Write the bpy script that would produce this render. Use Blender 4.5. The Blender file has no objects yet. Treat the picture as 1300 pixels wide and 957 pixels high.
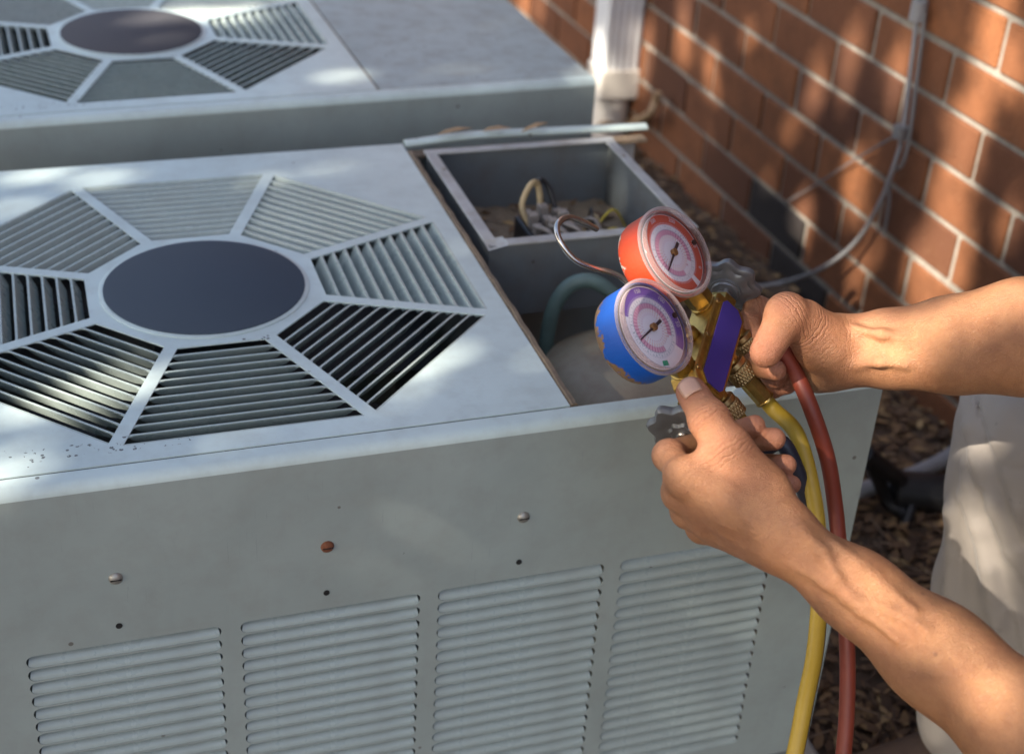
import bpy, bmesh, math, random
import numpy as np
from mathutils import Vector, Matrix

random.seed(7); rng = np.random.default_rng(7)
scene = bpy.context.scene
col = scene.collection
PI = math.pi

# ------------------------------------------------------------------ camera
TOP = 0.48                                   # height of the near cabinet's top
FPX = 1850.9                                 # focal length in pixels of the 1300 px wide photograph
PITCH, YAW, ROLL = -0.5235, 0.3448, 0.0654
CAM = np.array([0, 0, 1.12])
FW = np.array([math.sin(YAW) * math.cos(PITCH), math.cos(YAW) * math.cos(PITCH), math.sin(PITCH)])
_r = np.array([math.cos(YAW), -math.sin(YAW), 0]); _u = np.cross(_r, FW)
RT = math.cos(ROLL) * _r + math.sin(ROLL) * _u
UP = -math.sin(ROLL) * _r + math.cos(ROLL) * _u
cd = bpy.data.cameras.new('camera'); cam = bpy.data.objects.new('camera', cd); col.objects.link(cam)
cd.sensor_width = 36; cd.lens = FPX / 1300 * 36
cd.shift_y = -45.0 / 1300
cd.clip_start = .02; cd.clip_end = 500
m = Matrix((RT, UP, -FW)).transposed().to_4x4(); m.translation = Vector(CAM); cam.matrix_world = m
cd.dof.use_dof = True; cd.dof.focus_distance = 1.08; cd.dof.aperture_fstop = 6.0
scene.camera = cam

# ------------------------------------------------------------------ sky, sun, exposure
SUN = np.array([-.74, -.34, .60]); SUN /= np.linalg.norm(SUN)      # direction towards the sun
world = bpy.data.worlds.new('World'); scene.world = world; world.use_nodes = True
wn = world.node_tree
sky = wn.nodes.new('ShaderNodeTexSky'); sky.sky_type = 'NISHITA'; sky.sun_disc = False; sky.dust_density = 3.0; sky.ozone_density = .5; sky.air_density = .9
sky.sun_elevation = math.asin(SUN[2]); sky.sun_rotation = math.atan2(SUN[0], SUN[1])
bg = wn.nodes['Background']; bg.inputs['Strength'].default_value = .11
wn.links.new(sky.outputs[0], bg.inputs[0])
sl = bpy.data.lights.new('sun', 'SUN'); sl.energy = 5.0; sl.angle = math.radians(.53); sl.color = (1, .9, .76)
so = bpy.data.objects.new('sun', sl); col.objects.link(so)
so.rotation_euler = Vector(-SUN).to_track_quat('-Z', 'Y').to_euler(); so.location = Vector(SUN * 20)
scene.view_settings.view_transform = 'Standard'; scene.view_settings.look = 'None'
scene.view_settings.exposure = 1.64; scene.view_settings.gamma = 1
scene.render.engine = 'CYCLES'
scene.cycles.max_bounces = 6; scene.cycles.transparent_max_bounces = 12

# ------------------------------------------------------------------ pixel -> place helpers
def ray(x, y): return FW + RT * (x - 650) / FPX - UP * (y - 433.5) / FPX
def P(x, y, d): return CAM + ray(x, y) * d
def onz(x, y, z): r = ray(x, y); return CAM + r * (z - CAM[2]) / r[2]
def ony(x, y, Y): r = ray(x, y); return CAM + r * (Y / r[1])

# ------------------------------------------------------------------ materials
class NT:
    def __init__(s, name):
        s.m = bpy.data.materials.new(name); s.m.use_nodes = True
        s.t = s.m.node_tree; s.b = s.t.nodes['Principled BSDF']; s.out = s.t.nodes['Material Output']
    def n(s, t, **kw):
        nd = s.t.nodes.new('ShaderNode' + t)
        for k, v in kw.items():
            if k in nd.inputs.keys(): nd.inputs[k].default_value = v
            else: setattr(nd, k, v)
        return nd
    def l(s, a, b): s.t.links.new(a, b)
    def coord(s, kind='Object'):
        if not hasattr(s, 'tc'): s.tc = s.n('TexCoord')
        return s.tc.outputs[kind]
    def noise(s, scale, detail=4, rough=.55, vec=None, dist=0):
        nd = s.n('TexNoise', Scale=scale, Detail=detail, Roughness=rough, Distortion=dist)
        s.l(vec if vec is not None else s.coord(), nd.inputs['Vector']); return nd.outputs['Fac']
    def ramp(s, fac, *stops, interp='LINEAR'):
        r = s.n('ValToRGB'); r.color_ramp.interpolation = interp
        e = r.color_ramp.elements
        while len(e) < len(stops): e.new(.5)
        for k, (p, c) in enumerate(stops):
            e[k].position = p; e[k].color = c if len(c) == 4 else (*c, 1)
        s.l(fac, r.inputs[0]); return r.outputs[0]
    def mix(s, fac, a, b, mode='MIX'):
        nd = s.n('MixRGB', blend_type=mode)
        for v, i in ((fac, 0), (a, 1), (b, 2)):
            if isinstance(v, (int, float)): nd.inputs[i].default_value = v
            elif isinstance(v, tuple): nd.inputs[i].default_value = (*v, 1) if len(v) == 3 else v
            else: s.l(v, nd.inputs[i])
        return nd.outputs[0]
    def math(s, op, a, b=0.0, c=0.0):
        nd = s.n('Math', operation=op)
        for v, i in ((a, 0), (b, 1), (c, 2)):
            if isinstance(v, (int, float)): nd.inputs[i].default_value = v
            else: s.l(v, nd.inputs[i])
        return nd.outputs[0]
    def bump(s, h, strength=.3, dist=.002, normal=None):
        nd = s.n('Bump', Strength=strength, Distance=dist); s.l(h, nd.inputs['Height'])
        if normal is not None: s.l(normal, nd.inputs['Normal'])
        s.l(nd.outputs[0], s.b.inputs['Normal']); return nd.outputs[0]
    def base(s, c):
        if isinstance(c, tuple): s.b.inputs['Base Color'].default_value = (*c, 1)
        else: s.l(c, s.b.inputs['Base Color'])
        return s
    def set(s, **kw):
        for k, v in kw.items():
            k = k.replace('_', ' ')
            if isinstance(v, (int, float, tuple)): s.b.inputs[k].default_value = v
            else: s.l(v, s.b.inputs[k])
        return s

def plain(name, c, rough=.5, metal=0, var=.25, scale=60, bump=0):
    t = NT(name)
    f = t.noise(scale, 4)
    t.base(t.mix(f, tuple(x * (1 - var) for x in c), tuple(min(1, x * (1 + var)) for x in c)))
    t.set(Roughness=rough, Metallic=metal)
    if bump: t.bump(t.noise(scale * 4, 4), bump, .001)
    return t.m

def paint(name, c, dirt=(.16, .13, .10), amount=.35, rough=.42, specks=True):
    t = NT(name)
    big = t.noise(5, 5, .6, dist=.3); mid = t.noise(34, 5, .65); fine = t.noise(240, 3)
    c1 = t.mix(t.ramp(big, (.35, (0, 0, 0)), (.7, (1, 1, 1))), tuple(x * .86 for x in c), tuple(x * 1.06 for x in c))
    c2 = t.mix(t.math('MULTIPLY', t.ramp(mid, (.45, (0, 0, 0)), (.8, (1, 1, 1))), amount), c1, dirt)
    # rubbed smears, stretched upwards
    mp = t.n('Mapping'); mp.inputs['Scale'].default_value = (60, 60, 7); t.l(t.coord(), mp.inputs[0])
    st = t.noise(1, 4, .6, mp.outputs[0])
    c3 = t.mix(t.math('MULTIPLY', t.ramp(st, (.55, (0, 0, 0)), (.75, (1, 1, 1))), amount * .55), c2, tuple(x * .62 for x in c))
    mp2 = t.n('Mapping'); mp2.inputs['Scale'].default_value = (900, 900, 26); mp2.inputs['Rotation'].default_value = (.25, .35, 0); t.l(t.coord(), mp2.inputs[0])
    sc = t.math('MULTIPLY', t.math('GREATER_THAN', t.noise(1, 2, .5, mp2.outputs[0]), .70), t.math('GREATER_THAN', t.noise(12, 3), .55))
    c3 = t.mix(t.math('MULTIPLY', sc, .3), c3, tuple(x * .55 for x in c))
    if specks:
        v = t.n('TexVoronoi', Scale=42, Randomness=1); t.l(t.coord(), v.inputs['Vector'])
        sp = t.math('MULTIPLY', t.math('LESS_THAN', v.outputs['Distance'], .085), t.math('GREATER_THAN', t.noise(9, 3), .56))
        c3 = t.mix(t.math('MULTIPLY', sp, .75), c3, (.07, .055, .045))
    if name == 'cabinet_top_paint':
        xyz = t.n('SeparateXYZ'); t.l(t.coord(), xyz.inputs[0])
        def win(o, c, w): return t.math('LESS_THAN', t.math('ABSOLUTE', t.math('SUBTRACT', o, c)), w)
        v2 = t.n('TexVoronoi', Scale=210, Randomness=1); t.l(t.coord(), v2.inputs['Vector'])
        chips = t.math('MULTIPLY', t.math('LESS_THAN', v2.outputs['Distance'], .34), t.math('GREATER_THAN', t.noise(75, 4, .7), .53))
        near = t.math('MULTIPLY', win(xyz.outputs['X'], -.655, .07), win(xyz.outputs['Y'], .045, .010))
        near2 = t.math('MULTIPLY', win(xyz.outputs['X'], -.50, .03), win(xyz.outputs['Y'], .182, .004))
        c3 = t.mix(t.math('MULTIPLY', t.math('MULTIPLY', chips, t.math('MAXIMUM', near, near2)), .85), c3, (.045, .04, .036))
    t.base(c3); t.set(Roughness=t.mix(mid, (rough - .08,) * 3, (rough + .18,) * 3))
    t.bump(t.mix(.25, big, fine), .12, .0015)
    return t.m

M = {}
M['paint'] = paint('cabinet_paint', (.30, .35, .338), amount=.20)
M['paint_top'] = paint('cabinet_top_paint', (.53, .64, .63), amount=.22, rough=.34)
M['paint_teal'] = paint('louvre_paint', (.40, .475, .45), amount=.22, rough=.24, specks=False)
M['paint_gloss'] = paint('front_louvre_paint', (.34, .41, .405), amount=.2, rough=.24, specks=False)
M['paint_old'] = paint('weathered_lid_paint', (.38, .45, .45), dirt=(.2, .15, .12), amount=.55, rough=.5)
M['sheet'] = paint('inner_sheet_metal', (.14, .16, .168), dirt=(.12, .09, .07), amount=.5, rough=.5)
M['rim'] = paint('rim_sheet_metal', (.40, .42, .42), dirt=(.2, .15, .1), amount=.6, rough=.4)
M['disc1'] = plain('slate_disc', (.043, .062, .088), .9, var=.04, scale=20)
M['disc2'] = plain('grey_disc', (.068, .069, .08), .9, var=.05, scale=20)
M['dark'] = plain('dark_interior', (.02, .02, .021), .7)
M['gasket'] = plain('old_gasket', (.17, .125, .085), .85, var=.5, scale=120, bump=.5)
M['coil'] = plain('coil_fins', (.10, .10, .10), .5, .3)
M['screw'] = plain('zinc_screw', (.33, .32, .29), .45, .6, .3)
M['rust'] = plain('rusty_screw', (.16, .055, .025), .8, .1, .5, 300, .4)
M['hole'] = plain('hole_black', (.008, .008, .008), .9)
M['compressor'] = paint('compressor_shell', (.27, .24, .17), dirt=(.15, .07, .05), amount=.6, rough=.42)
M['teal_pipe'] = plain('green_grey_pipe', (.09, .145, .135), .45, .0, .3, 90, .15)
M['tan_wire'] = plain('tan_wire', (.42, .32, .17), .5, 0, .25, 80)
M['black_plastic'] = plain('black_plastic', (.016, .016, .017), .45, 0, .3)
M['grey_plastic'] = plain('dusty_terminal', (.26, .23, .2), .7, 0, .4, 120)
M['yellow_wire'] = plain('yellow_wire', (.55, .43, .04), .5)
M['debris'] = plain('dust_and_grit', (.20, .155, .105), .95, 0, .5, 160, .8)
M['pvc'] = plain('white_downspout', (.74, .75, .74), .45, 0, .08, 12)
M['pvc_old'] = plain('aged_pvc', (.66, .62, .55), .5, 0, .12, 20)
M['conduit'] = plain('grey_conduit', (.25, .255, .265), .45, 0, .15, 50)
M['cable'] = plain('grey_cable', (.16, .165, .17), .5, 0, .2, 50)
M['tan_pipe'] = plain('tan_old_pipe', (.33, .22, .12), .7, 0, .35, 60, .3)
M['concrete'] = plain('concrete_pad', (.3, .28, .25), .9, 0, .25, 40, .6)

def brass_mat(name, c, rough):
    t = NT(name); f = t.noise(90, 5, .65); g = t.noise(380, 3)
    t.base(t.mix(t.ramp(f, (.35, (0, 0, 0)), (.72, (1, 1, 1))), tuple(x * .55 for x in c), c))
    t.set(Metallic=1.0, Roughness=t.mix(f, (rough + .22,) * 3, (rough,) * 3)); t.bump(g, .12, .0006); return t.m
M['brass'] = brass_mat('brass', (.62, .42, .13), .26)
M['brass_dark'] = brass_mat('knurled_brass', (.55, .38, .17), .3)
M['knob'] = plain('grey_handwheel', (.17, .175, .18), .38, .45, .25, 60, .1)
M['steel'] = plain('hook_steel', (.5, .48, .46), .24, .95, .2, 60)
M['label'] = plain('purple_label', (.042, .026, .19), .42, 0, .03, 10)
M['hose_y'] = plain('yellow_hose', (.44, .285, .028), .45, 0, .18, 45, .15)
M['hose_r'] = plain('red_hose', (.21, .036, .017), .5, 0, .2, 45, .15)
M['hose_b'] = plain('dark_hose', (.02, .022, .035), .45, 0, .2, 45)
M['needle'] = plain('needle', (.055, .03, .03), .5, 0, .2)
M['hub'] = plain('needle_hub', (.36, .2, .07), .4, .6, .2)
M['print'] = plain('white_print', (.78, .76, .8), .6, 0, .02)
M['green'] = plain('green_print', (.05, .40, .22), .6, 0, .05)
M['red_print'] = plain('pink_print', (.62, .2, .25), .6, 0, .05)

def cup_mat(name, c, worn, lim=1.73):
    t = NT(name)
    z = t.n('SeparateXYZ'); t.l(t.coord(), z.inputs[0])
    f = t.noise(95, 8, .78)
    edge = t.math('ADD', t.math('MULTIPLY', z.outputs['Z'], -38.0), t.math('MULTIPLY', f, 1.55))
    w = t.ramp(edge, (.0, (0, 0, 0)), (1.0, (1, 1, 1)))
    wm = t.math('MULTIPLY', t.math('GREATER_THAN', edge, lim), t.math('GREATER_THAN', t.noise(48, 3), .43))
    wear = t.mix(t.noise(300, 3), worn, tuple(x * .45 for x in worn))
    b0 = t.mix(t.noise(40, 3), tuple(x * .82 for x in c), c)
    t.base(t.mix(wm, b0, wear)); t.set(Roughness=.5)
    t.bump(t.math('SUBTRACT', t.noise(420, 2), t.math('MULTIPLY', wm, .8)), .25, .0008)
    return t.m
M['cup_blue'] = cup_mat('blue_gauge_boot', (.004, .088, .44), (.28, .17, .08))
M['cup_red'] = cup_mat('red_gauge_boot', (.43, .042, .008), (.55, .5, .45), 1.93)

def lens_mat(name, tint, fres, gloss):
    t = NT(name); t.t.nodes.remove(t.b)
    tr = t.n('BsdfTransparent'); tr.inputs[0].default_value = (*tint, 1)
    gl = t.n('BsdfGlossy', Roughness=gloss); gl.inputs[0].default_value = (1, 1, 1, 1)
    fr = t.n('Fresnel', IOR=fres); mx = t.n('MixShader')
    t.l(fr.outputs[0], mx.inputs[0]); t.l(tr.outputs[0], mx.inputs[1]); t.l(gl.outputs[0], mx.inputs[2])
    t.l(mx.outputs[0], t.out.inputs[0]); return t.m
M['lens'] = lens_mat('clear_lens', (.97, .96, .97), 1.4, .06)
def rimglass(name, tint, dif):
    t = NT(name); t.base(dif); t.set(Roughness=.15)
    tr = t.n('BsdfTransparent'); tr.inputs[0].default_value = (*tint, 1); fr = t.n('LayerWeight', Blend=.42)
    mx = t.n('MixShader'); t.l(t.math('ADD', t.math('MULTIPLY', fr.outputs['Facing'], .62), .14), mx.inputs[0]); t.l(tr.outputs[0], mx.inputs[1]); t.l(t.b.outputs[0], mx.inputs[2]); t.l(mx.outputs[0], t.out.inputs[0]); return t.m
M['rim_clear'] = rimglass('clear_bezel', (.93, .87, .86), (.62, .52, .50))

def dial_mat(name, ringc, a0, a1, gap):
    t = NT(name)
    s = t.n('SeparateXYZ'); t.l(t.coord(), s.inputs[0]); X, Y = s.outputs['X'], s.outputs['Y']
    r = t.math('SQRT', t.math('ADD', t.math('MULTIPLY', X, X), t.math('MULTIPLY', Y, Y)))
    th = t.math('DIVIDE', t.math('ARCTAN2', Y, X), PI * 2)          # -.5 .. .5
    def band(v, lo, hi): return t.math('MULTIPLY', t.math('GREATER_THAN', v, lo), t.math('LESS_THAN', v, hi))
    pos = t.math('FRACT', t.math('ADD', th, 1.0))
    n = t.noise(160, 3)
    white = t.mix(n, (.90, .89, .92), (.95, .94, .96))
    c = white
    ang = band(pos, a0, a1)
    if gap: ang = t.math('SUBTRACT', 1.0, band(pos, gap[0], gap[1]))
    ring = t.math('MULTIPLY', band(r, .0235, .0314), ang)
    c = t.mix(ring, c, ringc)
    tick = t.math('MULTIPLY', band(r, .0235, .0252), t.math('LESS_THAN', t.math('FRACT', t.math('MULTIPLY', pos, 90.0)), .3))
    c = t.mix(t.math('MULTIPLY', t.math('MULTIPLY', tick, ang), .8), c, (.75, .72, .8))
    sm = t.math('MULTIPLY', band(r, .0202, .0224), t.math('LESS_THAN', t.math('FRACT', t.math('MULTIPLY', pos, 47.0)), .42))
    c = t.mix(t.math('MULTIPLY', t.math('MULTIPLY', sm, t.math('GREATER_THAN', t.noise(700, 1), .48)), .55), c, (.22, .36, .38))
    pink = t.math('MULTIPLY', band(r, .0150, .0188), band(pos, .06, .93))
    c = t.mix(t.math('MULTIPLY', pink, .9), c, (.80, .42, .54))
    pt = t.math('MULTIPLY', pink, t.math('LESS_THAN', t.math('FRACT', t.math('MULTIPLY', pos, 40.0)), .25))
    c = t.mix(t.math('MULTIPLY', pt, .7), c, (.42, .07, .2))
    ye = t.math('MULTIPLY', band(r, .0120, .0146), t.math('LESS_THAN', t.math('FRACT', t.math('MULTIPLY', pos, 34.0)), .5))
    c = t.mix(t.math('MULTIPLY', ye, .45), c, (.80, .42, .30))
    dk = t.math('MULTIPLY', band(r, .0188, .0193), band(pos, .06, .93)); c = t.mix(t.math('MULTIPLY', dk, .6), c, (.2, .1, .25))
    for r0, r1, N_, cc, th_ in ((.0194, .0200, 60.0, (.2, .25, .3), .5), (.0226, .0232, 84.0, (.2, .2, .3), .4), (.0098, .0114, 30.0, (.7, .35, .4), .35), (.0145, .0150, 50.0, (.35, .1, .2), .4)):
        c = t.mix(t.math('MULTIPLY', t.math('MULTIPLY', band(r, r0, r1), t.math('LESS_THAN', t.math('FRACT', t.math('MULTIPLY', pos, N_)), th_)), .6), c, cc)
    t.base(c); t.set(Roughness=.6); return t.m
M['dial_blue'] = dial_mat('blue_gauge_dial', (.24, .14, .50), .02, .56, None)
M['dial_red'] = dial_mat('red_gauge_dial', (.70, .14, .08), 0, 1, (.955, .985))

def brick_mat(name, a, b, dirt):
    t = NT(name); oi = t.n('ObjectInfo'); rnd = oi.outputs['Random']
    n1 = t.noise(26, 5, .65); n2 = t.noise(190, 3); n3 = t.noise(7, 3, vec=t.coord('Generated'))
    c = t.mix(rnd, a, b); c = t.mix(t.math('MULTIPLY', t.ramp(n1, (.35, (0, 0, 0)), (.7, (1, 1, 1))), .6), c, tuple(x * .42 for x in a))
    c = t.mix(t.math('MULTIPLY', t.ramp(t.noise(60, 4, .7), (.58, (0, 0, 0)), (.75, (1, 1, 1))), .25), c, dirt)
    t.base(c); t.set(Roughness=.86); t.bump(t.mix(.5, n1, n2), .9, .004); return t.m
M['brick'] = brick_mat('red_brick', (.255, .094, .033), (.085, .031, .015), (.25, .15, .09))
M['brick_dark'] = brick_mat('charcoal_brick', (.032, .023, .02), (.022, .018, .017), (.06, .045, .04))  # dark grey-brown variant for a few bricks low on the wall
M['mortar'] = plain('mortar', (.25, .225, .19), .95, 0, .4, 60, .7)

def soil_mat():
    t = NT('dark_soil'); a = t.noise(3, 5, .6); b = t.noise(45, 6, .7); cc = t.noise(260, 3)
    c = t.mix(b, (.035, .023, .015), (.16, .105, .066)); c = t.mix(t.math('MULTIPLY', a, .5), c, (.06, .04, .028))
    t.base(c); t.set(Roughness=.95); t.bump(t.mix(.4, b, cc), .9, .01); return t.m
M['soil'] = soil_mat()
def litter_mat(name, stops, rough=.8):
    t = NT(name); g = t.n('NewGeometry'); r = g.outputs['Random Per Island']
    c = t.ramp(r, *stops); c = t.mix(t.math('MULTIPLY', t.noise(150, 3), .5), c, (.05, .03, .015), 'MIX')
    t.base(c); t.set(Roughness=rough); return t.m
M['litter'] = litter_mat('dry_leaves', ((0, (.06, .034, .02)), (.45, (.17, .095, .046)), (.8, (.30, .18, .08)), (1, (.46, .32, .15))))
M['twig'] = litter_mat('dry_twigs', ((0, (.05, .03, .02)), (.6, (.15, .09, .055)), (1, (.30, .21, .14))))
M['leaf'] = litter_mat('green_leaf', ((0, (.03, .07, .015)), (.6, (.06, .12, .025)), (1, (.11, .16, .04))), .5)
M['bark'] = plain('bark', (.12, .085, .06), .95, 0, .4, 20, .9)

def skin_mat():
    t = NT('skin')
    at = t.n('Attribute', attribute_name='red'); cr = t.n('Attribute', attribute_name='crease'); cw = t.n('Attribute', attribute_name='crease_w')
    n1 = t.noise(28, 4, .6); n2 = t.noise(210, 4, .6); n3 = t.noise(900, 2)
    c = t.mix(t.ramp(n1, (.3, (0, 0, 0)), (.7, (1, 1, 1))), (.305, .135, .058), (.40, .198, .092))
    c = t.mix(t.math('MULTIPLY', t.ramp(n2, (.4, (0, 0, 0)), (.75, (1, 1, 1))), .35), c, (.27, .11, .055))
    c = t.mix(t.math('MULTIPLY', at.outputs['Fac'], .95), c, (.47, .175, .105))
    n4 = t.noise(75, 7, .72)
    c = t.mix(t.math('MULTIPLY', t.ramp(n4, (.42, (0, 0, 0)), (.66, (1, 1, 1))), .34), c, (.18, .07, .037))
    c = t.mix(t.math('MULTIPLY', t.ramp(t.noise(11, 3, .6), (.45, (0, 0, 0)), (.7, (1, 1, 1))), .3), c, (.40, .16, .092))
    v = t.n('TexVoronoi', Scale=70); t.l(t.coord(), v.inputs['Vector'])
    fr = t.math('MULTIPLY', t.math('LESS_THAN', v.outputs['Distance'], .10), t.math('GREATER_THAN', t.noise(14, 2), .60))
    c = t.mix(t.math('MULTIPLY', fr, .5), c, (.16, .07, .04))
    # creases: lines across the bone at the joints
    wob = t.math('MULTIPLY', t.math('SUBTRACT', t.noise(95, 4), .5), .0085)
    ph = t.math('MULTIPLY', t.math('ADD', cr.outputs['Fac'], wob), PI * 2 / .0034)
    line = t.math('POWER', t.math('ADD', t.math('MULTIPLY', t.math('SINE', ph), .5), .5), 5.0)
    line = t.math('MULTIPLY', line, cw.outputs['Fac'])
    c = t.mix(t.math('MULTIPLY', line, .33), c, (.30, .10, .065))
    t.base(c)
    vc = t.n('TexVoronoi', Scale=620, feature='DISTANCE_TO_EDGE'); t.l(t.coord(), vc.inputs['Vector'])
    pores = t.ramp(vc.outputs['Distance'], (0, (0, 0, 0)), (.18, (1, 1, 1)))
    h = t.math('ADD', t.math('MULTIPLY', pores, .22), t.math('MULTIPLY', n2, .9))
    mp = t.n('Mapping'); mp.inputs['Rotation'].default_value = (.3, .5, .75); mp.inputs['Scale'].default_value = (240, 760, 420); t.l(t.coord(), mp.inputs[0])
    rid = t.math('ABSOLUTE', t.math('SUBTRACT', t.noise(1, 4, .6, mp.outputs[0], .6), .5))
    h = t.math('ADD', h, t.math('MULTIPLY', t.math('MINIMUM', rid, .14), 3.2))
    h = t.math('ADD', h, t.math('MULTIPLY', n4, .9))
    h = t.math('SUBTRACT', h, t.math('MULTIPLY', line, 1.1))
    t.bump(h, .6, .0013)
    t.set(Roughness=t.mix(n2, (.36,) * 3, (.56,) * 3), Subsurface_Weight=.09, Subsurface_Radius=(.008, .003, .0015))
    t.b.inputs['Subsurface Scale'].default_value = .5
    return t.m
M['skin'] = skin_mat()
M['nail'] = plain('nail', (.46, .27, .19), .28, 0, .06, 80)
def cloth(name, c, s=900):
    t = NT(name); w = t.n('TexWave', Scale=s, Distortion=1.5); t.l(t.coord(), w.inputs['Vector'])
    n = t.noise(18, 4)
    d = t.math('GREATER_THAN', t.noise(85, 2, .4), .735)
    cc = t.mix(n, tuple(x * .85 for x in c), c); cc = t.mix(t.math('MULTIPLY', d, .3), cc, tuple(x * .5 for x in c))
    t.base(cc); t.set(Roughness=.85, Sheen_Weight=.15); t.bump(t.mix(.5, w.outputs['Fac'], t.noise(500, 2)), .2, .0006); return t.m
M['trousers'] = cloth('beige_cotton', (.265, .235, .205))
M['shirt'] = cloth('dark_blue_cotton', (.05, .065, .10))
M['boot'] = plain('boot_leather', (.09, .055, .035), .6, 0, .3, 60, .4)
M['hair'] = plain('dark_hair', (.035, .024, .018), .6, 0, .4, 200, .6)
M['eye'] = plain('eye_white', (.75, .73, .7), .2, 0, .03); M['iris'] = plain('iris', (.06, .035, .02), .2)

# ------------------------------------------------------------------ mesh helpers
def v3(a): return np.asarray(a, float)
class MB:
    """collects vertices and faces of ONE mesh object"""
    def __init__(s): s.v = []; s.f = []
    def add(s, vs, fs):
        o = len(s.v); s.v += [tuple(map(float, p)) for p in vs]; s.f += [tuple(o + i for i in f) for f in fs]; return s
    def box(s, lo, hi):
        (a, b, c), (d, e, f) = lo, hi
        return s.add([(a, b, c), (d, b, c), (d, e, c), (a, e, c), (a, b, f), (d, b, f), (d, e, f), (a, e, f)],
                     [(0, 3, 2, 1), (4, 5, 6, 7), (0, 1, 5, 4), (1, 2, 6, 5), (2, 3, 7, 6), (3, 0, 4, 7)])
    def tube(s, pts, r, n=12, caps=True, sy=1.0):
        pts = [v3(p) for p in pts]; k = len(pts); rr = r if hasattr(r, '__len__') else [r] * k
        tn = [pts[min(i + 1, k - 1)] - pts[max(i - 1, 0)] for i in range(k)]; tn = [t / np.linalg.norm(t) for t in tn]
        a = np.cross(tn[0], (0, 0, 1.0)); a = a if np.linalg.norm(a) > 1e-3 else np.array([1.0, 0, 0]); a /= np.linalg.norm(a)
        vs = []
        for i in range(k):
            a = a - tn[i] * (a @ tn[i]); a /= np.linalg.norm(a); b = np.cross(tn[i], a)
            vs += [pts[i] + rr[i] * (math.cos(2 * PI * j / n) * a + sy * math.sin(2 * PI * j / n) * b) for j in range(n)]
        fs = [(i * n + j, i * n + (j + 1) % n, (i + 1) * n + (j + 1) % n, (i + 1) * n + j) for i in range(k - 1) for j in range(n)]
        if caps: fs += [tuple(range(n - 1, -1, -1)), tuple((k - 1) * n + j for j in range(n))]
        return s.add(vs, fs)
    def lathe(s, prof, n=32, frame=None, star=None, caps=True):
        """prof: (radius, height) pairs turned about local z; frame = (origin, x, y, z)"""
        vs = []
        for r, z in prof:
            for j in range(n):
                a = 2 * PI * j / n; q = r * (star(a) if star else 1.0)
                vs.append((q * math.cos(a), q * math.sin(a), z))
        k = len(prof)
        fs = [(i * n + j, i * n + (j + 1) % n, (i + 1) * n + (j + 1) % n, (i + 1) * n + j) for i in range(k - 1) for j in range(n)]
        if caps: fs += [tuple(range(n - 1, -1, -1)), tuple((k - 1) * n + j for j in range(n))]
        if frame:
            o, x, y, z = map(v3, frame); vs = [o + p[0] * x + p[1] * y + p[2] * z for p in vs]
        return s.add(vs, fs)
    def prism(s, poly, z0, z1):
        n = len(poly)
        return s.add([(x, y, z0) for x, y in poly] + [(x, y, z1) for x, y in poly],
                     [tuple(range(n - 1, -1, -1)), tuple(range(n, 2 * n))] + [(i, (i + 1) % n, n + (i + 1) % n, n + i) for i in range(n)])
    def mesh(s, name):
        me = bpy.data.meshes.new(name); me.from_pydata(s.v, [], s.f); me.update(); return me
    def build(s, name, mat, parent=None, smooth=0, bevel=0, seg=2):
        return link(s.mesh(name), name, mat, parent, smooth, bevel, seg)
def link(me, name, mat, parent=None, smooth=0, bevel=0, seg=2):
    o = bpy.data.objects.new(name, me); col.objects.link(o)
    if mat is not None and not me.materials: me.materials.append(mat)
    if parent: o.parent = parent
    if smooth:
        me.polygons.foreach_set('use_smooth', [True] * len(me.polygons))
        if smooth < 180: me.set_sharp_from_angle(angle=math.radians(smooth))
    if bevel:
        b = o.modifiers.new('bevel', 'BEVEL'); b.width = bevel; b.segments = seg; b.limit_method = 'ANGLE'; b.angle_limit = math.radians(40)
    return o
def empty(name, loc=(0, 0, 0), rz=0, mat=None):
    o = bpy.data.objects.new(name, None); col.objects.link(o); o.empty_display_size = .05
    if mat is not None: o.matrix_world = mat
    else: o.location = Vector(loc); o.rotation_euler = (0, 0, rz)
    return o
def tag(o, label, cat=None, group=None, kind=None):
    o['label'] = label
    if cat: o['category'] = cat
    if group: o['group'] = group
    if kind: o['kind'] = kind
    return o
def spline(pts, n=10):
    """Catmull-Rom through the points"""
    p = [v3(q) for q in pts]; p = [2 * p[0] - p[1]] + p + [2 * p[-1] - p[-2]]; out = []
    for i in range(1, len(p) - 2):
        for k in range(n):
            t = k / n; a, b, c, d = p[i - 1:i + 3]
            out.append(.5 * (2 * b + (c - a) * t + (2 * a - 5 * b + 4 * c - d) * t * t + (3 * b - a - 3 * c + d) * t ** 3))
    out.append(p[-2]); return out
def plate(outer, holes, t):
    """flat plate in xy at z 0..-t with real holes"""
    bm = bmesh.new()
    def loop(pts):
        vs = [bm.verts.new((x, y, 0)) for x, y in pts]
        return [bm.edges.new((vs[i], vs[(i + 1) % len(vs)])) for i in range(len(vs))]
    ed = loop(outer)
    for h in holes: ed += loop(h)
    bmesh.ops.triangle_fill(bm, use_beauty=True, edges=ed)
    bm.normal_update()
    for f in bm.faces:
        if f.normal.z < 0: f.normal_flip()
    r = bmesh.ops.extrude_face_region(bm, geom=bm.faces[:])
    bmesh.ops.translate(bm, vec=(0, 0, -t), verts=[g for g in r['geom'] if isinstance(g, bmesh.types.BMVert)])
    bmesh.ops.recalc_face_normals(bm, faces=bm.faces[:])
    me = bpy.data.meshes.new('plate'); bm.to_mesh(me); bm.free(); return me
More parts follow.
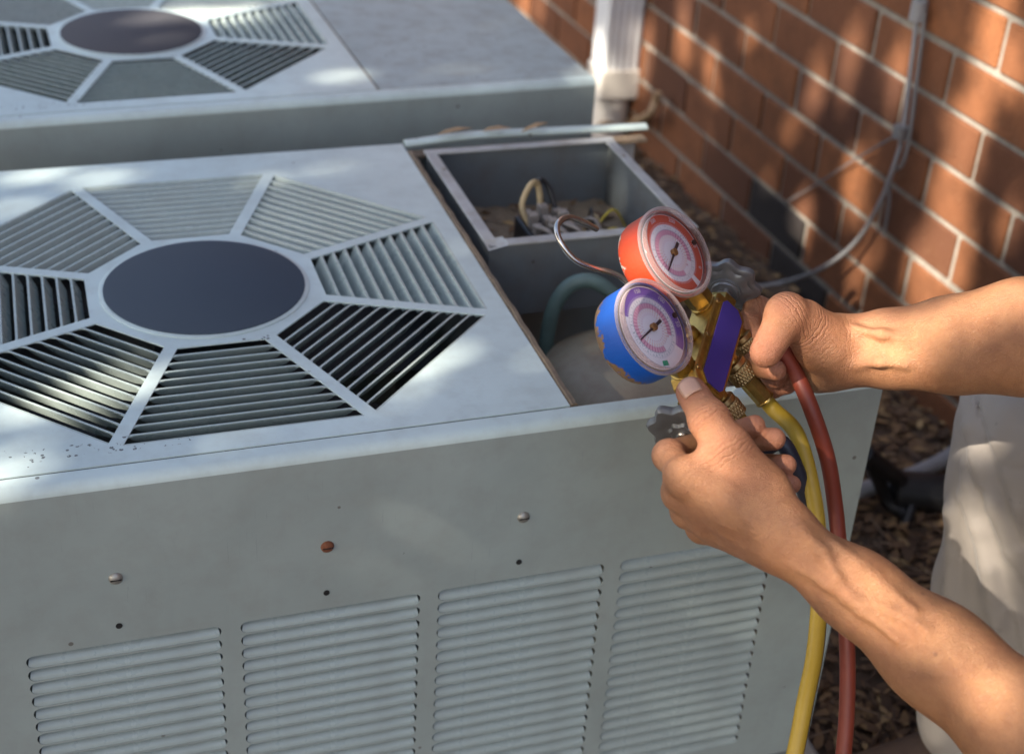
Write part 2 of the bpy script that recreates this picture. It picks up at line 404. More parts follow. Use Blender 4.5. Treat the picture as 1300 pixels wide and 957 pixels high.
def slot(x0, x1, z0, z1, r, n=4):
    """rounded-end slot outline in a plane"""
    out = []
    for cx, cz, a in ((x1 - r, z1 - r, 0), (x0 + r, z1 - r, 90), (x0 + r, z0 + r, 180), (x1 - r, z0 + r, 270)):
        out += [(cx + r * math.cos(math.radians(a + 90 * k / n)), cz + r * math.sin(math.radians(a + 90 * k / n))) for k in range(n + 1)]
    return out

# ------------------------------------------------------------------ ground
GX, GY = np.meshgrid(np.linspace(.2, 1.7, 150), np.linspace(-.2, 3.6, 300), indexing='ij')
def gz(x, y):
    return (.010 * np.sin(7.1 * x + 2.3 * y) * np.cos(5.2 * y - 3 * x) + .006 * np.sin(23 * x + 11 * y) * np.sin(19 * y - 5 * x) + .004 * np.sin(61 * x) * np.sin(57 * y + 1) - .004)
def ground():
    a = [-60, -8, -1.5]; xs = np.concatenate([a, np.linspace(.2, 1.7, 110), [4, 12, 60]]); ys = np.concatenate([[-60, -10, -2], np.linspace(-.2, 3.6, 240), [6, 15, 60]])
    X, Y = np.meshgrid(xs, ys, indexing='ij'); Z = gz(X, Y) + rng.normal(0, .0022, X.shape)
    vs = np.stack([X, Y, Z], -1).reshape(-1, 3); ny = len(ys)
    fs = [(i * ny + j, (i + 1) * ny + j, (i + 1) * ny + j + 1, i * ny + j + 1) for i in range(len(xs) - 1) for j in range(ny - 1)]
    me = bpy.data.meshes.new('ground'); me.from_pydata(vs.tolist(), [], fs); o = link(me, 'ground', M['soil'], smooth=180)
    tag(o, 'dark brown soil strip between the grey units and the brick wall', kind='structure')
ground()

# ------------------------------------------------------------------ brick wall
WTH = -.0301
W0 = np.array([1.180, 1.6, 0]); WD = np.array([math.sin(WTH), math.cos(WTH), 0])
COURSE, PER = .0766, .186; ZJ = .5108
wall = empty('brick_wall', W0, -WTH)        # local: x into the wall, y along it, z up
tag(wall, 'red brick house wall with pale mortar joints behind the grey units', 'wall')
MB().box((.005, -3.2, -.25), (.22, 4.2, 2.75)).build('mortar_bed', M['mortar'], wall)
def brick_mesh(w):
    b = MB().box((0, .0048, .0048), (.09, w - .0048, COURSE - .0048)).mesh('brick'); b.materials.append(M['brick'])
    bm = bmesh.new(); bm.from_mesh(b); bmesh.ops.bevel(bm, geom=[e for e in bm.edges], offset=.0022, segments=1, affect='EDGES'); bm.to_mesh(b); bm.free(); return b
bmesh1 = brick_mesh(PER); bmd = bmesh1.copy(); bmd.materials.clear(); bmd.materials.append(M['brick_dark'])
rest = MB(); nb = 0
for k in range(-27, 9):                     # course k has its upper joint at ZJ - k*COURSE
    z0 = ZJ - (k + 1) * COURSE
    off = .0075 if k % 2 == 0 else .0075 - PER / 2
    for j in range(-17, 23):
        s = off + j * PER
        if s < -3.2 or s + PER > 4.2: continue
        z = z0 + random.uniform(-.0008, .0008); x = random.uniform(-.0012, .0012)
        if -3 <= k <= 7 and -.75 < s < 2.9 and nb < 298:
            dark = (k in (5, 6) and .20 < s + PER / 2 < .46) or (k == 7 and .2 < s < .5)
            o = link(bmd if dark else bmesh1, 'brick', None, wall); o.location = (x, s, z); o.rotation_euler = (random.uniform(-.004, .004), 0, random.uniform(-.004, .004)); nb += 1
        else: rest.box((x, s + .0055, z + .0055), (.09, s + PER - .0055, z + COURSE - .0055))
r_ = rest.build('outer_bricks', M['brick'], wall); r_['kind'] = 'stuff'
def wp(s, z, off=0): return W0 + s * WD + np.array([-off, 0, z])
def onwall(x, y, off=0):
    n = np.array([WD[1], -WD[0], 0]); r = ray(x, y); t = ((W0 - off * n - CAM) @ n) / (r @ n); return CAM + r * t

# ------------------------------------------------------------------ downspout and pipes by the wall
ds = empty('downspout', (1.113, 2.60, 0)); tag(ds, 'white ribbed downspout with coupling at the corner of the brick wall', 'downspout')
def ribbed(x0, x1, y0, y1, z0, z1):
    b = MB(); pts = []
    nx = 5
    for i in range(nx * 2 + 1): pts.append((x0 + (x1 - x0) * i / (nx * 2), y0 - (.0035 if i % 2 else 0)))
    pts += [(x1, y1), (x0, y1)]; return b.prism(pts, z0, z1)
ribbed(-.038, .038, -.036, .03, .13, 2.7).build('pipe', M['pvc'], ds, bevel=.002)
MB().box((-.044, -.042, .085), (.044, .036, .150)).build('coupling', M['pvc_old'], ds, bevel=.006)
MB().lathe([(.036, -.05), (.036, .09)], 24).build('lower_pipe', M['pvc_old'], ds, smooth=40)
MB().box((-.03, .028, .62), (.06, .034, .65)).build('strap', M['pvc'], ds)
p = [onz(763, 160, .035), onz(800, 156, .03), onwall(824, 146, .04), onwall(832, 130, .03), onwall(835, 118, .03)]
tag(MB().tube(spline(p, 6), .0085, 10).build('bent_pipe', M['tan_pipe'], smooth=60), 'thin tan pipe bent upwards at the foot of the white downspout', 'pipe')

cb = [onwall(1169, -60, .016), onwall(1164, 20, .016), onwall(1156, 90, .016), onwall(1146, 168, .018), onwall(1137, 205, .02), onwall(1118, 255, .022), onwall(1088, 305, .03), onwall(1045, 340, .045), onz(1000, 357, .045), onz(960, 364, .03), onz(925, 366, .004)]
wc = empty('wall_cable', cb[3] * np.array([1, 1, 0])); tag(wc, 'grey cable hanging down the brick wall and curving to the soil', 'cable')
def kid(b, name, mat, par, **kw):
    o = b.build(name, mat, par, **kw); o.matrix_parent_inverse = par.matrix_basis.inverted(); return o
bpy.context.view_layer.update()
kid(MB().tube(spline(cb, 8), .0032, 10), 'conduit', M['conduit'], wc, smooth=60)
kid(MB().tube(spline([q + np.array([.004, -.012, 0]) for q in cb[:5]] + [onwall(1131, 222, .012), onwall(1128, 262, .01), onwall(1122, 300, .008)], 8), .0026, 8), 'thin_cable', M['cable'], wc, smooth=60)
kid(MB().tube(spline([cb[3], onwall(1110, 188, .02), onwall(1080, 206, .012), onwall(1040, 232, .01), onwall(1000, 256, .012)], 6), .0016, 6), 'branch_wire', M['cable'], wc)
q = cb[3]; kid(MB().tube([q + np.array([-.004, 0, .010]), q + np.array([-.004, 0, -.008])], .0105, 10), 'clip', M['cable'], wc, smooth=40)
q = onwall(1166, 14, .016); kid(MB().tube([q + np.array([0, 0, .014]), q + np.array([0, 0, -.014])], .011, 10), 'clamp', M['conduit'], wc, smooth=40)

p = [onz(1040, 640, .03), onz(1092, 622, .03), onz(1140, 609, .032), onz(1175, 595, .034), onz(1206, 578, .034), onz(1250, 545, .03), onz(1300, 500, .02)]
tag(MB().tube(spline(p, 6), .0105, 14).build('ground_pipe', M['conduit'], smooth=60), 'pale grey plastic pipe lying on the soil beside the unit', 'pipe')
vf = empty('black_fitting', onz(1160, 630, .02)); tag(vf, 'black forked pipe fitting lying on the soil over the grey pipe', 'fitting')
bpy.context.view_layer.update()
a_, b_ = onz(1163, 622, .035), onz(1098, 575, .12)
kid(MB().tube([a_ + np.array([-.03, .01, .0]), a_ + np.array([.035, -.012, -.004])], .026, 16), 'cap', M['black_plastic'], vf, smooth=50, bevel=.004)
kid(MB().tube(spline([b_, onz(1120, 592, .09), onz(1145, 612, .05), a_], 5), .0115, 10), 'arm', M['black_plastic'], vf, smooth=60)
kid(MB().tube(spline([onz(1105, 588, .1), onz(1118, 615, .05), onz(1130, 640, .02), onz(1152, 655, .015)], 5), .009, 10), 'arm', M['black_plastic'], vf, smooth=60)
kid(MB().tube(spline([a_, onz(1155, 650, .02), onz(1146, 672, .004)], 5), .008, 8), 'spigot', M['black_plastic'], vf, smooth=60)

# ------------------------------------------------------------------ leaf litter
def litter():
    b = MB(); t = MB()
    for i in range(9000):
        x = random.uniform(.55, 1.19); y = random.uniform(.3, 3.3) if i % 3 else random.uniform(.9, 1.7)
        if x < .68 and y < 1.55: continue
        z = float(gz(x, y)) + random.uniform(.001, .012); L = random.uniform(.004, .017); w = L * random.uniform(.25, .5)
        a = random.uniform(0, 2 * PI); c, s = math.cos(a), math.sin(a); tl = random.uniform(-.5, .5); cu = random.uniform(-.3, .5)
        pts = []
        for u, h in ((-1, 0), (-.4, .8), (.3, 1), (1, 0), (.3, -1), (-.4, -.8)):
            px, py = u * L, h * w; pts.append((x + c * px - s * py, y + s * px + c * py, z + tl * px * .6 + cu * abs(h) * w + .002))
        b.add(pts, [(0, 1, 5), (1, 2, 4, 5), (2, 3, 4)])
    for i in range(4200):
        x = random.uniform(.55, 1.19); y = random.uniform(.3, 3.3)
        if x < .68 and y < 1.55: continue
        z = float(gz(x, y)) + random.uniform(.002, .012); L = random.uniform(.012, .055); a = random.uniform(0, PI)
        d = np.array([math.cos(a), math.sin(a), random.uniform(-.2, .2)]) * L / 2
        q = np.array([x, y, z + .003]); r = random.uniform(.0006, .0018)
        t.tube([q - d, q + np.array([0, 0, random.uniform(-.002, .003)]), q + d], r, 4, caps=False)
    for i in range(900):                                           # clods of earth
        x = random.uniform(.6, 1.18); y = random.uniform(.4, 3.2)
        if x < .68 and y < 1.55: continue
        r = random.uniform(.004, .013); z = float(gz(x, y)) + r * .3
        vs = [(x + r * q[0] * random.uniform(.7, 1.2), y + r * q[1] * random.uniform(.7, 1.2), z + r * q[2] * random.uniform(.6, 1)) for q in ((1, 0, 0), (-1, 0, 0), (0, 1, 0), (0, -1, 0), (0, 0, 1), (0, 0, -1))]
        clods.add(vs, [(0, 2, 4), (2, 1, 4), (1, 3, 4), (3, 0, 4), (2, 0, 5), (1, 2, 5), (3, 1, 5), (0, 3, 5)])
    tag(b.build('leaf_litter', M['litter']), 'dry brown leaves scattered on the soil along the wall', 'leaves', kind='stuff')
    tag(t.build('twig_litter', M['twig']), 'fine dry twigs and needles scattered on the soil', 'twigs', kind='stuff')
    tag(clods.build('soil_clods', M['soil'], smooth=180), 'small dark clods of loose earth along the wall', 'earth', kind='stuff')
clods = MB(); litter()

# ------------------------------------------------------------------ condenser units
UW, UD, UH = .80, .588, TOP - .012
CX, CY, OCT, SPK = -.543, .2846, .262, .0115      # fan centre, octagon radius, spoke width (local)
PX1 = -.283                                        # right edge of the fan panel
AP = OCT * math.cos(PI / 8)                        # apothem
NS = 11; A_IN = .1045; PITCH_S = (AP - A_IN) / NS
def sector_pts(k, a0, a1, half):
    """trapezoid corners of fan sector k between apothems a0, a1"""
    th = -PI / 2 + k * PI / 4; d = np.array([math.cos(th), math.sin(th)]); e = np.array([-d[1], d[0]])
    w = lambda a: a * math.tan(PI / 8) - half / math.cos(PI / 8)
    return [(a * d + s * w(a) * e) + np.array([CX, CY]) for a, s in ((a0, -1), (a0, 1), (a1, 1), (a1, -1))]
slat_meshes = []
def slat_mesh(i):
    """one stamped louvre, local x along it, y outward; outer edge high, inner edge low"""
    a1 = A_IN + (i + 1) * PITCH_S; a0 = a1 - PITCH_S * 1.06
    w1 = a1 * math.tan(PI / 8) - SPK / 2 / math.cos(PI / 8) + .0005; w0 = w1 - .0008
    b = MB(); n = 12; prof = []
    for j in range(5):
        t = j / 4; prof.append((-t * PITCH_S * .66, -.0130 * max(0, t - .25) / .75))
    vs = []; nx = 9
    for j, (y, z) in enumerate(prof):
        t = j / 4; half = w1 - (PITCH_S * .55) * t ** 3
        for x in np.linspace(-1, 1, nx): vs.append((x * half, a1 + y, z * (1 if abs(x) < .99 else .8)))
    fs = [(j * nx + i2, j * nx + i2 + 1, (j + 1) * nx + i2 + 1, (j + 1) * nx + i2) for j in range(4) for i2 in range(nx - 1)]
    b.add(vs, fs); o = len(vs); tt = .0011
    b.add([(x, y - tt * .5, z - tt) for x, y, z in vs], [tuple(reversed(f)) for f in fs])
    ring = list(range(nx)) + [j * nx + nx - 1 for j in range(1, 5)] + [4 * nx + i2 for i2 in range(nx - 2, -1, -1)] + [j * nx for j in range(3, 0, -1)]
    b.f += [(ring[q], o + ring[q], o + ring[(q + 1) % len(ring)], ring[(q + 1) % len(ring)]) for q in range(len(ring))]
    rf = .0062; tl = rf * math.tan(math.radians(33.75))            # rounded corners where the louvre meets the spokes
    for sg in (-1, 1):
        V0 = np.array([sg * w1, a1]); d1 = np.array([-sg, 0.0]); d2 = np.array([sg * math.sin(PI / 8), math.cos(PI / 8)])
        cc = V0 + d1 * tl + np.array([0, rf]); pa, pb = V0 + d1 * tl, V0 + d2 * tl; arc = []
        t0 = math.atan2(*(pa - cc)[::-1]); t1 = math.atan2(*(pb - cc)[::-1]); dt = (t1 - t0 + PI) % (2 * PI) - PI
        arc = [cc + rf * np.array([math.cos(t0 + dt * q / 5), math.sin(t0 + dt * q / 5)]) for q in range(6)]
        pl = [V0 + np.array([sg * .001, -.0006])] + arc + [pb + np.array([sg * .0015, 0])]
        if sg > 0: pl = pl[::-1]
        if i < NS - 1: b.prism([tuple(q) for q in pl], -.0011, -.0001)
    me = b.mesh('louvre'); me.materials.append(M['paint_teal']); me.polygons.foreach_set('use_smooth', [True] * len(me.polygons)); me.set_sharp_from_angle(angle=math.radians(50)); return me
slat_meshes = [slat_mesh(i) for i in range(NS)]
LW, LP, LZ0 = .150, .0136, .325                    # front louvre length, pitch, top
def front_louvre():
    b = MB(); n = 13; vs = []; hw = LW / 2 - .0008
    prof = [(0.0, 0.0), (.0005, .0024), (.0018, .0046), (.0050, .0066), (.0105, .0082), (.0180, .0092)]   # (depth inward, height)
    for dy, z in prof:
        t = z / .0092
        for x in np.linspace(-1, 1, n):
            e = max(0, (abs(x) - .93) / .07); vs.append((x * (hw - .0016 * t), dy * (1 - .5 * e), z))
    b.add(vs, [(j * n + i, j * n + i + 1, (j + 1) * n + i + 1, (j + 1) * n + i) for j in range(len(prof) - 1) for i in range(n - 1)])
    me = b.mesh('louvre'); me.materials.append(M['paint_gloss']); me.polygons.foreach_set('use_smooth', [True] * len(me.polygons)); return me
FL = front_louvre()
def unit(name, loc, rz, label, opened, disc_mat, lid):
    u = empty(name, loc, rz); tag(u, label, 'air conditioner', 'air conditioners by the wall')
    H = UH; z0 = .03
    # --- front panel with louvre slots
    outer = [(-UW, z0), (0, z0), (0, H - .008), (-UW, H - .008)]
    holes = []; centers = []
    for g in range(5):
        cx = -.155 - g * .1652
        if cx - LW / 2 < -UW: continue
        for r in range(20):
            zt = LZ0 - (TOP - UH) - r * LP
            if zt - .012 < z0 + .02: break
            if g == 0 or opened or r < 20: holes.append(slot(cx - LW / 2, cx + LW / 2, zt - .0118, zt, .0055, 3)); centers.append((cx, zt - .0118))
    if not opened: holes = []; centers = []
    me = plate(outer, holes, .0012)
    for v in me.vertices: x, y, z = v.co; v.co = (x, -z, y)       # stand it up; front at y=0, thickness inwards
    me.flip_normals()
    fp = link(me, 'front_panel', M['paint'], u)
    b = MB(); R = .008; prof = [(R - R * math.cos(t), H - R + R * math.sin(t)) for t in np.linspace(0, PI / 2, 7)] + [(.0182, H), (.0182, H - .012)]
    b.add([(x, y, z) for y, z in prof for x in (-UW, 0)], [(2 * i, 2 * i + 1, 2 * i + 3, 2 * i + 2) for i in range(len(prof) - 1)])
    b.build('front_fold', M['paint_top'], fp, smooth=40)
    for cx, z in centers:
        o = link(FL, 'louvre', None, fp); o.location = (cx, .0004, z)
    if opened:
        for x, rust in ((.019, 0), (.183, 1), (.348, 0), (.513, 0)):
            sx = x - .672
            s = MB().lathe([(.0055, 0), (.0052, .0012), (.0036, .0026), (.0012, .0031)], 14, ((sx, 0, .389 - (TOP - UH)), (1, 0, 0), (0, 0, 1), (0, -1, 0))).build('screw', M['rust'] if rust else M['screw'], fp, smooth=50)
            MB().box((sx - .0042, -.0034, .3885 - (TOP - UH)), (sx + .0042, -.0028, .3895 - (TOP - UH))).build('screw_slot', M['hole'], s)
            MB().lathe([(.0026, 0), (.0026, .0006)], 12, ((sx - .001, -.0001, .342 - (TOP - UH)), (1, 0, 0), (0, 0, 1), (0, -1, 0))).build('screw_hole', M['hole'], fp)
    # --- fan panel with eight louvred sectors
    holes = [[tuple(q) for q in sector_pts(k, A_IN, AP, SPK / 2)] for k in range(8)]
    me = plate([(-UW, .0200), (PX1, .0200), (PX1, UD - .006), (-UW, UD - .006)], holes, .0012)
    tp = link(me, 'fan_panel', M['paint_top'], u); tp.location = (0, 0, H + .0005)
    for k in range(8):
        for i in range(NS):
            o = link(slat_meshes[i], 'louvre', None, tp); o.location = (CX, CY, -.0003); o.rotation_euler = (0, 0, k * PI / 4 + PI)
    MB().lathe([(.0945, .0), (.0945, .0008), (.0925, .0014), (.0906, .0015)], 64, ((CX, CY, H + .0005), (1, 0, 0), (0, 1, 0), (0, 0, 1))).build('hub_rim', M['paint_top'], u, smooth=40)
    MB().lathe([(.0905, .0), (.0905, .0024), (.0895, .0030)], 64, ((CX, CY, H + .0005), (1, 0, 0), (0, 1, 0), (0, 0, 1))).build('hub_disc', disc_mat, u, smooth=40)
    b = MB(); b.lathe([(.258, H - .17), (.258, H - .008)], 48, ((CX, CY, 0), (1, 0, 0), (0, 1, 0), (0, 0, 1)), caps=False); b.build('fan_shroud', M['sheet'], u, smooth=60)
    fan = MB().lathe([(.05, H - .13), (.05, H - .06), (.045, H - .055)], 24, ((CX, CY, 0), (1, 0, 0), (0, 1, 0), (0, 0, 1))).build('fan_hub', M['dark'], u, smooth=40)
    for k in range(4):
        a = k * PI / 2 + .4; vs = []
        for r in np.linspace(.045, .235, 6):
            for s in np.linspace(-1, 1, 5):
                aa = a + s * .42; vs.append((CX + r * math.cos(aa), CY + r * math.sin(aa), H - .09 + .022 * s))
        b = MB(); b.add(vs, [(i * 5 + j, i * 5 + j + 1, i * 5 + j + 6, i * 5 + j + 5) for i in range(5) for j in range(4)]); b.build('fan_blade', M['dark'], fan, smooth=60)
    # --- cabinet shell
    MB().box((-UW, .004, z0), (-UW + .002, UD, H - .006)).build('side_panel', M['paint'], u)
    MB().box((-UW + .002, UD - .004, z0), (-.0025, UD - .002, H - .014)).build('back_panel', M['paint'], u)
    MB().box((PX1 - .002, .012, z0), (PX1, UD - .01, H - .004)).build('partition', M['sheet'], u)
    MB().box((-UW + .003, .006, z0 - .012), (-.003, UD - .006, z0 + .012)).build('base_pan', M['sheet'], u)
    MB().box((-UW - .06, -.05, -.02), (.02, UD + .05, z0 - .014)).build('pad', M['concrete'], u, bevel=.006)
    if not opened:
        MB().box((-.002, .004, z0), (0, UD, H - .006)).build('side_panel', M['paint'], u)
        l = MB().box((PX1 + .004, .0195, H - .002), (-.0005, UD - .006, H + .0005)).build('lid', lid, u, bevel=.001)
        MB().box((PX1 + .0005, .02, H - .004), (PX1 + .0035, UD - .006, H - .0005)).build('seam_gasket', M['gasket'], u)
        return u
    # --- opened compartment on the right
    g = []
    for i in range(40): g.append((PX1 + .004 + .0006 * math.sin(i * 1.7) + random.uniform(-.0005, .0005), .02 + i / 39 * (UD - .05), H - .0012))
    MB().tube(g, .0036, 6).build('seam_gasket', M['gasket'], u, smooth=60)
    MB().box((-.018, UD - .018, z0), (-.001, UD - .006, H - .010)).build('corner_post', M['pvc_old'], u)
    MB().box((-.015, .003, z0), (-.001, .018, H - .010)).build('corner_post', M['sheet'], u)
    rr = spline([(PX1 + .004, UD - .004, H - .001), (-.2, UD - .004, H + .004), (-.1, UD - .003, H + .002), (.018, UD - .002, H - .001)], 8)
    MB().tube(rr, .0075, 12, sy=.55).build('rolled_rim', M['paint_top'], u, smooth=60)
    MB().box((PX1 + .003, UD - .028, H - .010), (.010, UD - .012, H - .006)).build('back_flange', M['gasket'], u)
    # control box
    X0, X1, Y0, Y1, ZB = -.262, -.040, .312, .553, H - .080
    cbx = MB()
    for lo, hi in (((X0, Y0, ZB), (X0 + .002, Y1, H)), ((X1 - .002, Y0, ZB), (X1, Y1, H)), ((X0 + .002, Y0, ZB), (X1 - .002, Y0 + .002, H)), ((X0 + .002, Y1 - .002, ZB), (X1 - .002, Y1, H)), ((X0 + .002, Y0 + .002, ZB), (X1 - .002, Y1 - .002, ZB + .002))): cbx.box(lo, hi)
    box = cbx.build('control_box', M['sheet'], u)
    fl = .010
    for nm, lo, hi in (('left', (X0 - .003, Y0 + fl, H), (X0 + fl, Y1 - fl, H + .0022)), ('right', (X1 - fl, Y0 + fl, H), (X1 + .002, Y1 - fl, H + .0022)), ('front', (X0 + .018, Y0 - .003, H + .0004), (X1 + .002, Y0 + fl, H + .003)), ('back', (X0 - .003, Y1 - fl, H + .0004), (X1 + .002, Y1 + .002, H + .003))):
        MB().box(lo, hi).build('rim_flange', M['rim'], box, bevel=.0008)
    MB().add([(X0 - .002, Y0 - .004, H - .002), (X0 + .020, Y0 - .003, H + .002), (X0 + .018, Y0 + .015, H + .0028), (X0 - .003, Y0 + .013, H + .0018)], [(0, 1, 2, 3)]).build('rim_corner', M['rim'], box)
    for i, (x, y) in enumerate([(X0 + .005, .5), (X1 - .006, .35), (X1 - .006, .5)]): MB().lathe([(.003, 0), (.002, .0015)], 10, ((x, y, H + .0022), (1, 0, 0), (0, 1, 0), (0, 0, 1))).build('screw', M['screw'], box)
    # dirt on the floor of the box
    d = MB(); NX = 16; vs = [(X0 + .004 + (X1 - X0 - .008) * i / NX, Y0 + .004 + (Y1 - Y0 - .008) * j / NX, ZB + .004 + .024 * (1 - i / NX) * math.exp(-((j / NX - .35) / .4) ** 2) + random.uniform(0, .006)) for i in range(NX + 1) for j in range(NX + 1)]
    d.add(vs, [(i * 17 + j, (i + 1) * 17 + j, (i + 1) * 17 + j + 1, i * 17 + j + 1) for i in range(NX) for j in range(NX)]); dd = d.build('dust_drift', M['debris'], box, smooth=180); dd['kind'] = 'stuff'
    # relay with terminals and wires
    rx, ry = -.165, .405
    rel = MB().box((rx - .030, ry - .03, ZB + .004), (rx + .022, ry + .03, ZB + .052)).build('relay', M['black_plastic'], box, bevel=.003)
    for i in range(3):
        for j in range(3):
            x = rx - .020 + i * .017; y = ry - .02 + j * .018
            MB().box((x - .005, y - .006, ZB + .052), (x + .005, y + .006, ZB + .062 + .006 * ((i + j) % 2))).build('terminal', M['grey_plastic'], rel, bevel=.001)
    for i in range(4):
        x = rx - .024 + i * .016
        MB().tube(spline([(x, ry - .022, ZB + .062), (x + .012, ry - .045, ZB + .060), (x + .03, ry - .072, ZB + .012)], 5), .0026, 8).build('wire', M['grey_plastic'], rel, smooth=60)
    MB().tube(spline([(rx - .006, ry - .008, ZB + .036), (rx - .024, ry + .002, ZB + .056), (rx - .028, ry + .012, ZB + .072), (rx - .016, ry + .022, ZB + .090), (rx - .006, ry + .028, ZB + .086), (rx - .004, ry + .022, ZB + .064), (rx - .010, ry + .018, ZB + .036)], 8), .0034, 10).build('wire_loop', M['tan_wire'], rel, smooth=60)
    MB().tube(spline([(rx + .015, ry, ZB + .034), (rx + .01, ry + .03, ZB + .076), (rx - .003, ry + .034, ZB + .088), (rx + .006, ry + .03, ZB + .05), (rx + .02, ry + .01, ZB + .03)], 6), .003, 8).build('wire', M['black_plastic'], rel, smooth=60)
    for i in range(7):
        x = rx + .03 + i * .009; y = ry - .05 + random.uniform(-.02, .03)
        MB().tube(spline([(x, y, ZB + .012), (x + .02, y + random.uniform(-.02, .02), ZB + random.uniform(.03, .055)), (x + .045, y + random.uniform(-.03, .03), ZB + .014)], 5), random.uniform(.0018, .003), 7).build('wire', M[('yellow_wire', 'tan_wire', 'grey_plastic', 'black_plastic')[i % 4]], box, smooth=60)
    cl = MB()
    for i in range(160):                                           # dry scraps and grit blown into the box
        x = random.uniform(X0 + .01, X1 - .01); y = random.uniform(Y0 + .008, Y1 - .02); L = random.uniform(.004, .015); a = random.uniform(0, 6.3); z = ZB + .006 + random.uniform(0, .012) + .02 * max(0, (X1 - .08 - x) / .2) * random.random()
        c_, s_ = math.cos(a) * L, math.sin(a) * L; w_ = random.uniform(.15, .5)
        cl.add([(x - c_, y - s_, z), (x + s_ * w_, y - c_ * w_, z + random.uniform(-.003, .005)), (x + c_, y + s_, z + random.uniform(-.004, .006)), (x - s_ * w_, y + c_ * w_, z + random.uniform(-.002, .004))], [(0, 1, 2, 3)])
    q_ = cl.build('debris', M['litter'], box); q_['kind'] = 'stuff'
    for i in range(16):
        a = random.uniform(-1.2, 1.6); x, y = rx + random.uniform(-.02, .06), ry + random.uniform(-.05, .03); Lw = random.uniform(.03, .075); zt = ZB + random.uniform(.022, .058)
        MB().tube(spline([(x, y, ZB + random.uniform(.02, .05)), (x + Lw * .5 * math.cos(a), y + Lw * .5 * math.sin(a), zt), (min(X1 - .01, x + Lw * math.cos(a)), max(Y0 + .01, min(Y1 - .01, y + Lw * math.sin(a))), ZB + .010)], 5), random.uniform(.0011, .0024), 7).build('wire', M[('tan_wire', 'grey_plastic', 'black_plastic', 'grey_plastic', 'yellow_wire')[i % 5]], box, smooth=60)
    # compressor and suction pipe in front of the control box
    cxp, cyp = -.150, .186
    cp = MB().lathe([(.102, z0 + .012), (.104, .315), (.108, .320), (.108, .338), (.104, .344), (.100, .362), (.088, .384), (.062, .399), (.028, .406), (.004, .407)], 48, ((cxp, cyp, 0), (1, 0, 0), (0, 1, 0), (0, 0, 1))).build('compressor', M['compressor'], u, smooth=35)
    MB().lathe([(.014, .401), (.014, .412), (.011, .415)], 20, ((cxp + .055, cyp - .03, -.012), (1, 0, 0), (0, 1, 0), (0, 0, 1))).build('terminal_cap', M['black_plastic'], cp, smooth=40)
    pts = [(a + .026, b, c) for a, b, c in [(-.236, .262, .12), (-.238, .265, .32), (-.236, .266, .402), (-.222, .266, .438), (-.200, .260, .448), (-.178, .250, .436), (-.160, .238, .408), (-.150, .225, .36)]]
    MB().tube(spline(pts, 8), .0078, 14).build('suction_pipe', M['teal_pipe'], u, smooth=60)
    MB().tube(spline([(-.07, .28, .1), (-.06, .27, .33), (-.075, .22, .36), (-.09, .2, .30)], 8), .005, 10).build('discharge_pipe', M['rust'], u, smooth=60)
    return u
unit_a = unit('condenser_unit', (.672, .913, TOP - UH), 0, 'grey air conditioner with its side compartment open and front louvres', True, M['disc1'], None)
unit_b = unit('condenser_unit', (.682, 1.646, TOP - UH + .005), .035, 'grey air conditioner with closed weathered lid, standing behind the opened one', False, M['disc2'], M['paint_old'])

# leaves and pods fallen on the near unit
for i, (x, y, a, L, lab) in enumerate([(.45, 1.492, .1, .022, 'curled dry leaf on the rolled rear rim above the control box'), (.50, 1.489, -.2, .017, 'small tan leaf scrap on the rear rim beside a larger curled leaf'), (.545, 1.488, .35, .02, 'narrow dry leaf on the rear rim near the corner post')]):
    b = MB(); vs = []
    for u_, h in ((-1, 0), (-.5, .7), (.2, .9), (1, 0), (.2, -.9), (-.5, -.7)): vs.append((x + u_ * L * math.cos(a), y + u_ * L * math.sin(a) + h * .006, TOP + .0125 + abs(h) * .003 + .002 * u_))
    b.add(vs + [(q[0], q[1], q[2] - .0006) for q in vs], [(0, 1, 5), (1, 2, 4, 5), (2, 3, 4), (11, 7, 6), (11, 10, 8, 7), (10, 9, 8)]); tag(b.build('dry_leaf', M['tan_pipe']), lab, 'leaf')
#@@PART2
# ------------------------------------------------------------------ manifold gauge set
def cv(a, b, c): return RT * a + UP * b - FW * c
gn = cv(.632, .36, .686); gn /= np.linalg.norm(gn)
gu = np.cross(gn, np.cross(ray(875, 543), ray(932, 347))); gu /= np.linalg.norm(gu)
if gu @ UP < 0: gu = -gu
gv = np.cross(gu, gn)
GB = P(836, 412, 1.04); GR = P(862, 317, 1.095)
_q = ray(916, 437); GO = CAM + _q * (((GB - .012 * gn - CAM) @ gn) / (_q @ gn))
mm = Matrix((gv, gu, gn)).transposed().to_4x4(); mm.translation = Vector(GO)
mani = empty('manifold_gauge_set', mat=mm)
tag(mani, 'brass manifold with red and blue dial gauges and three hoses held in both hands', 'gauge set')
def loc(q): e = v3(q) - GO; return np.array([e @ gv, e @ gu, e @ gn])
def lpx(x, y, n0=0.0):
    r = ray(x, y); t = ((GO + n0 * gn - CAM) @ gn) / (r @ gn); return loc(CAM + r * t)
EX, EY, EZ = np.eye(3)
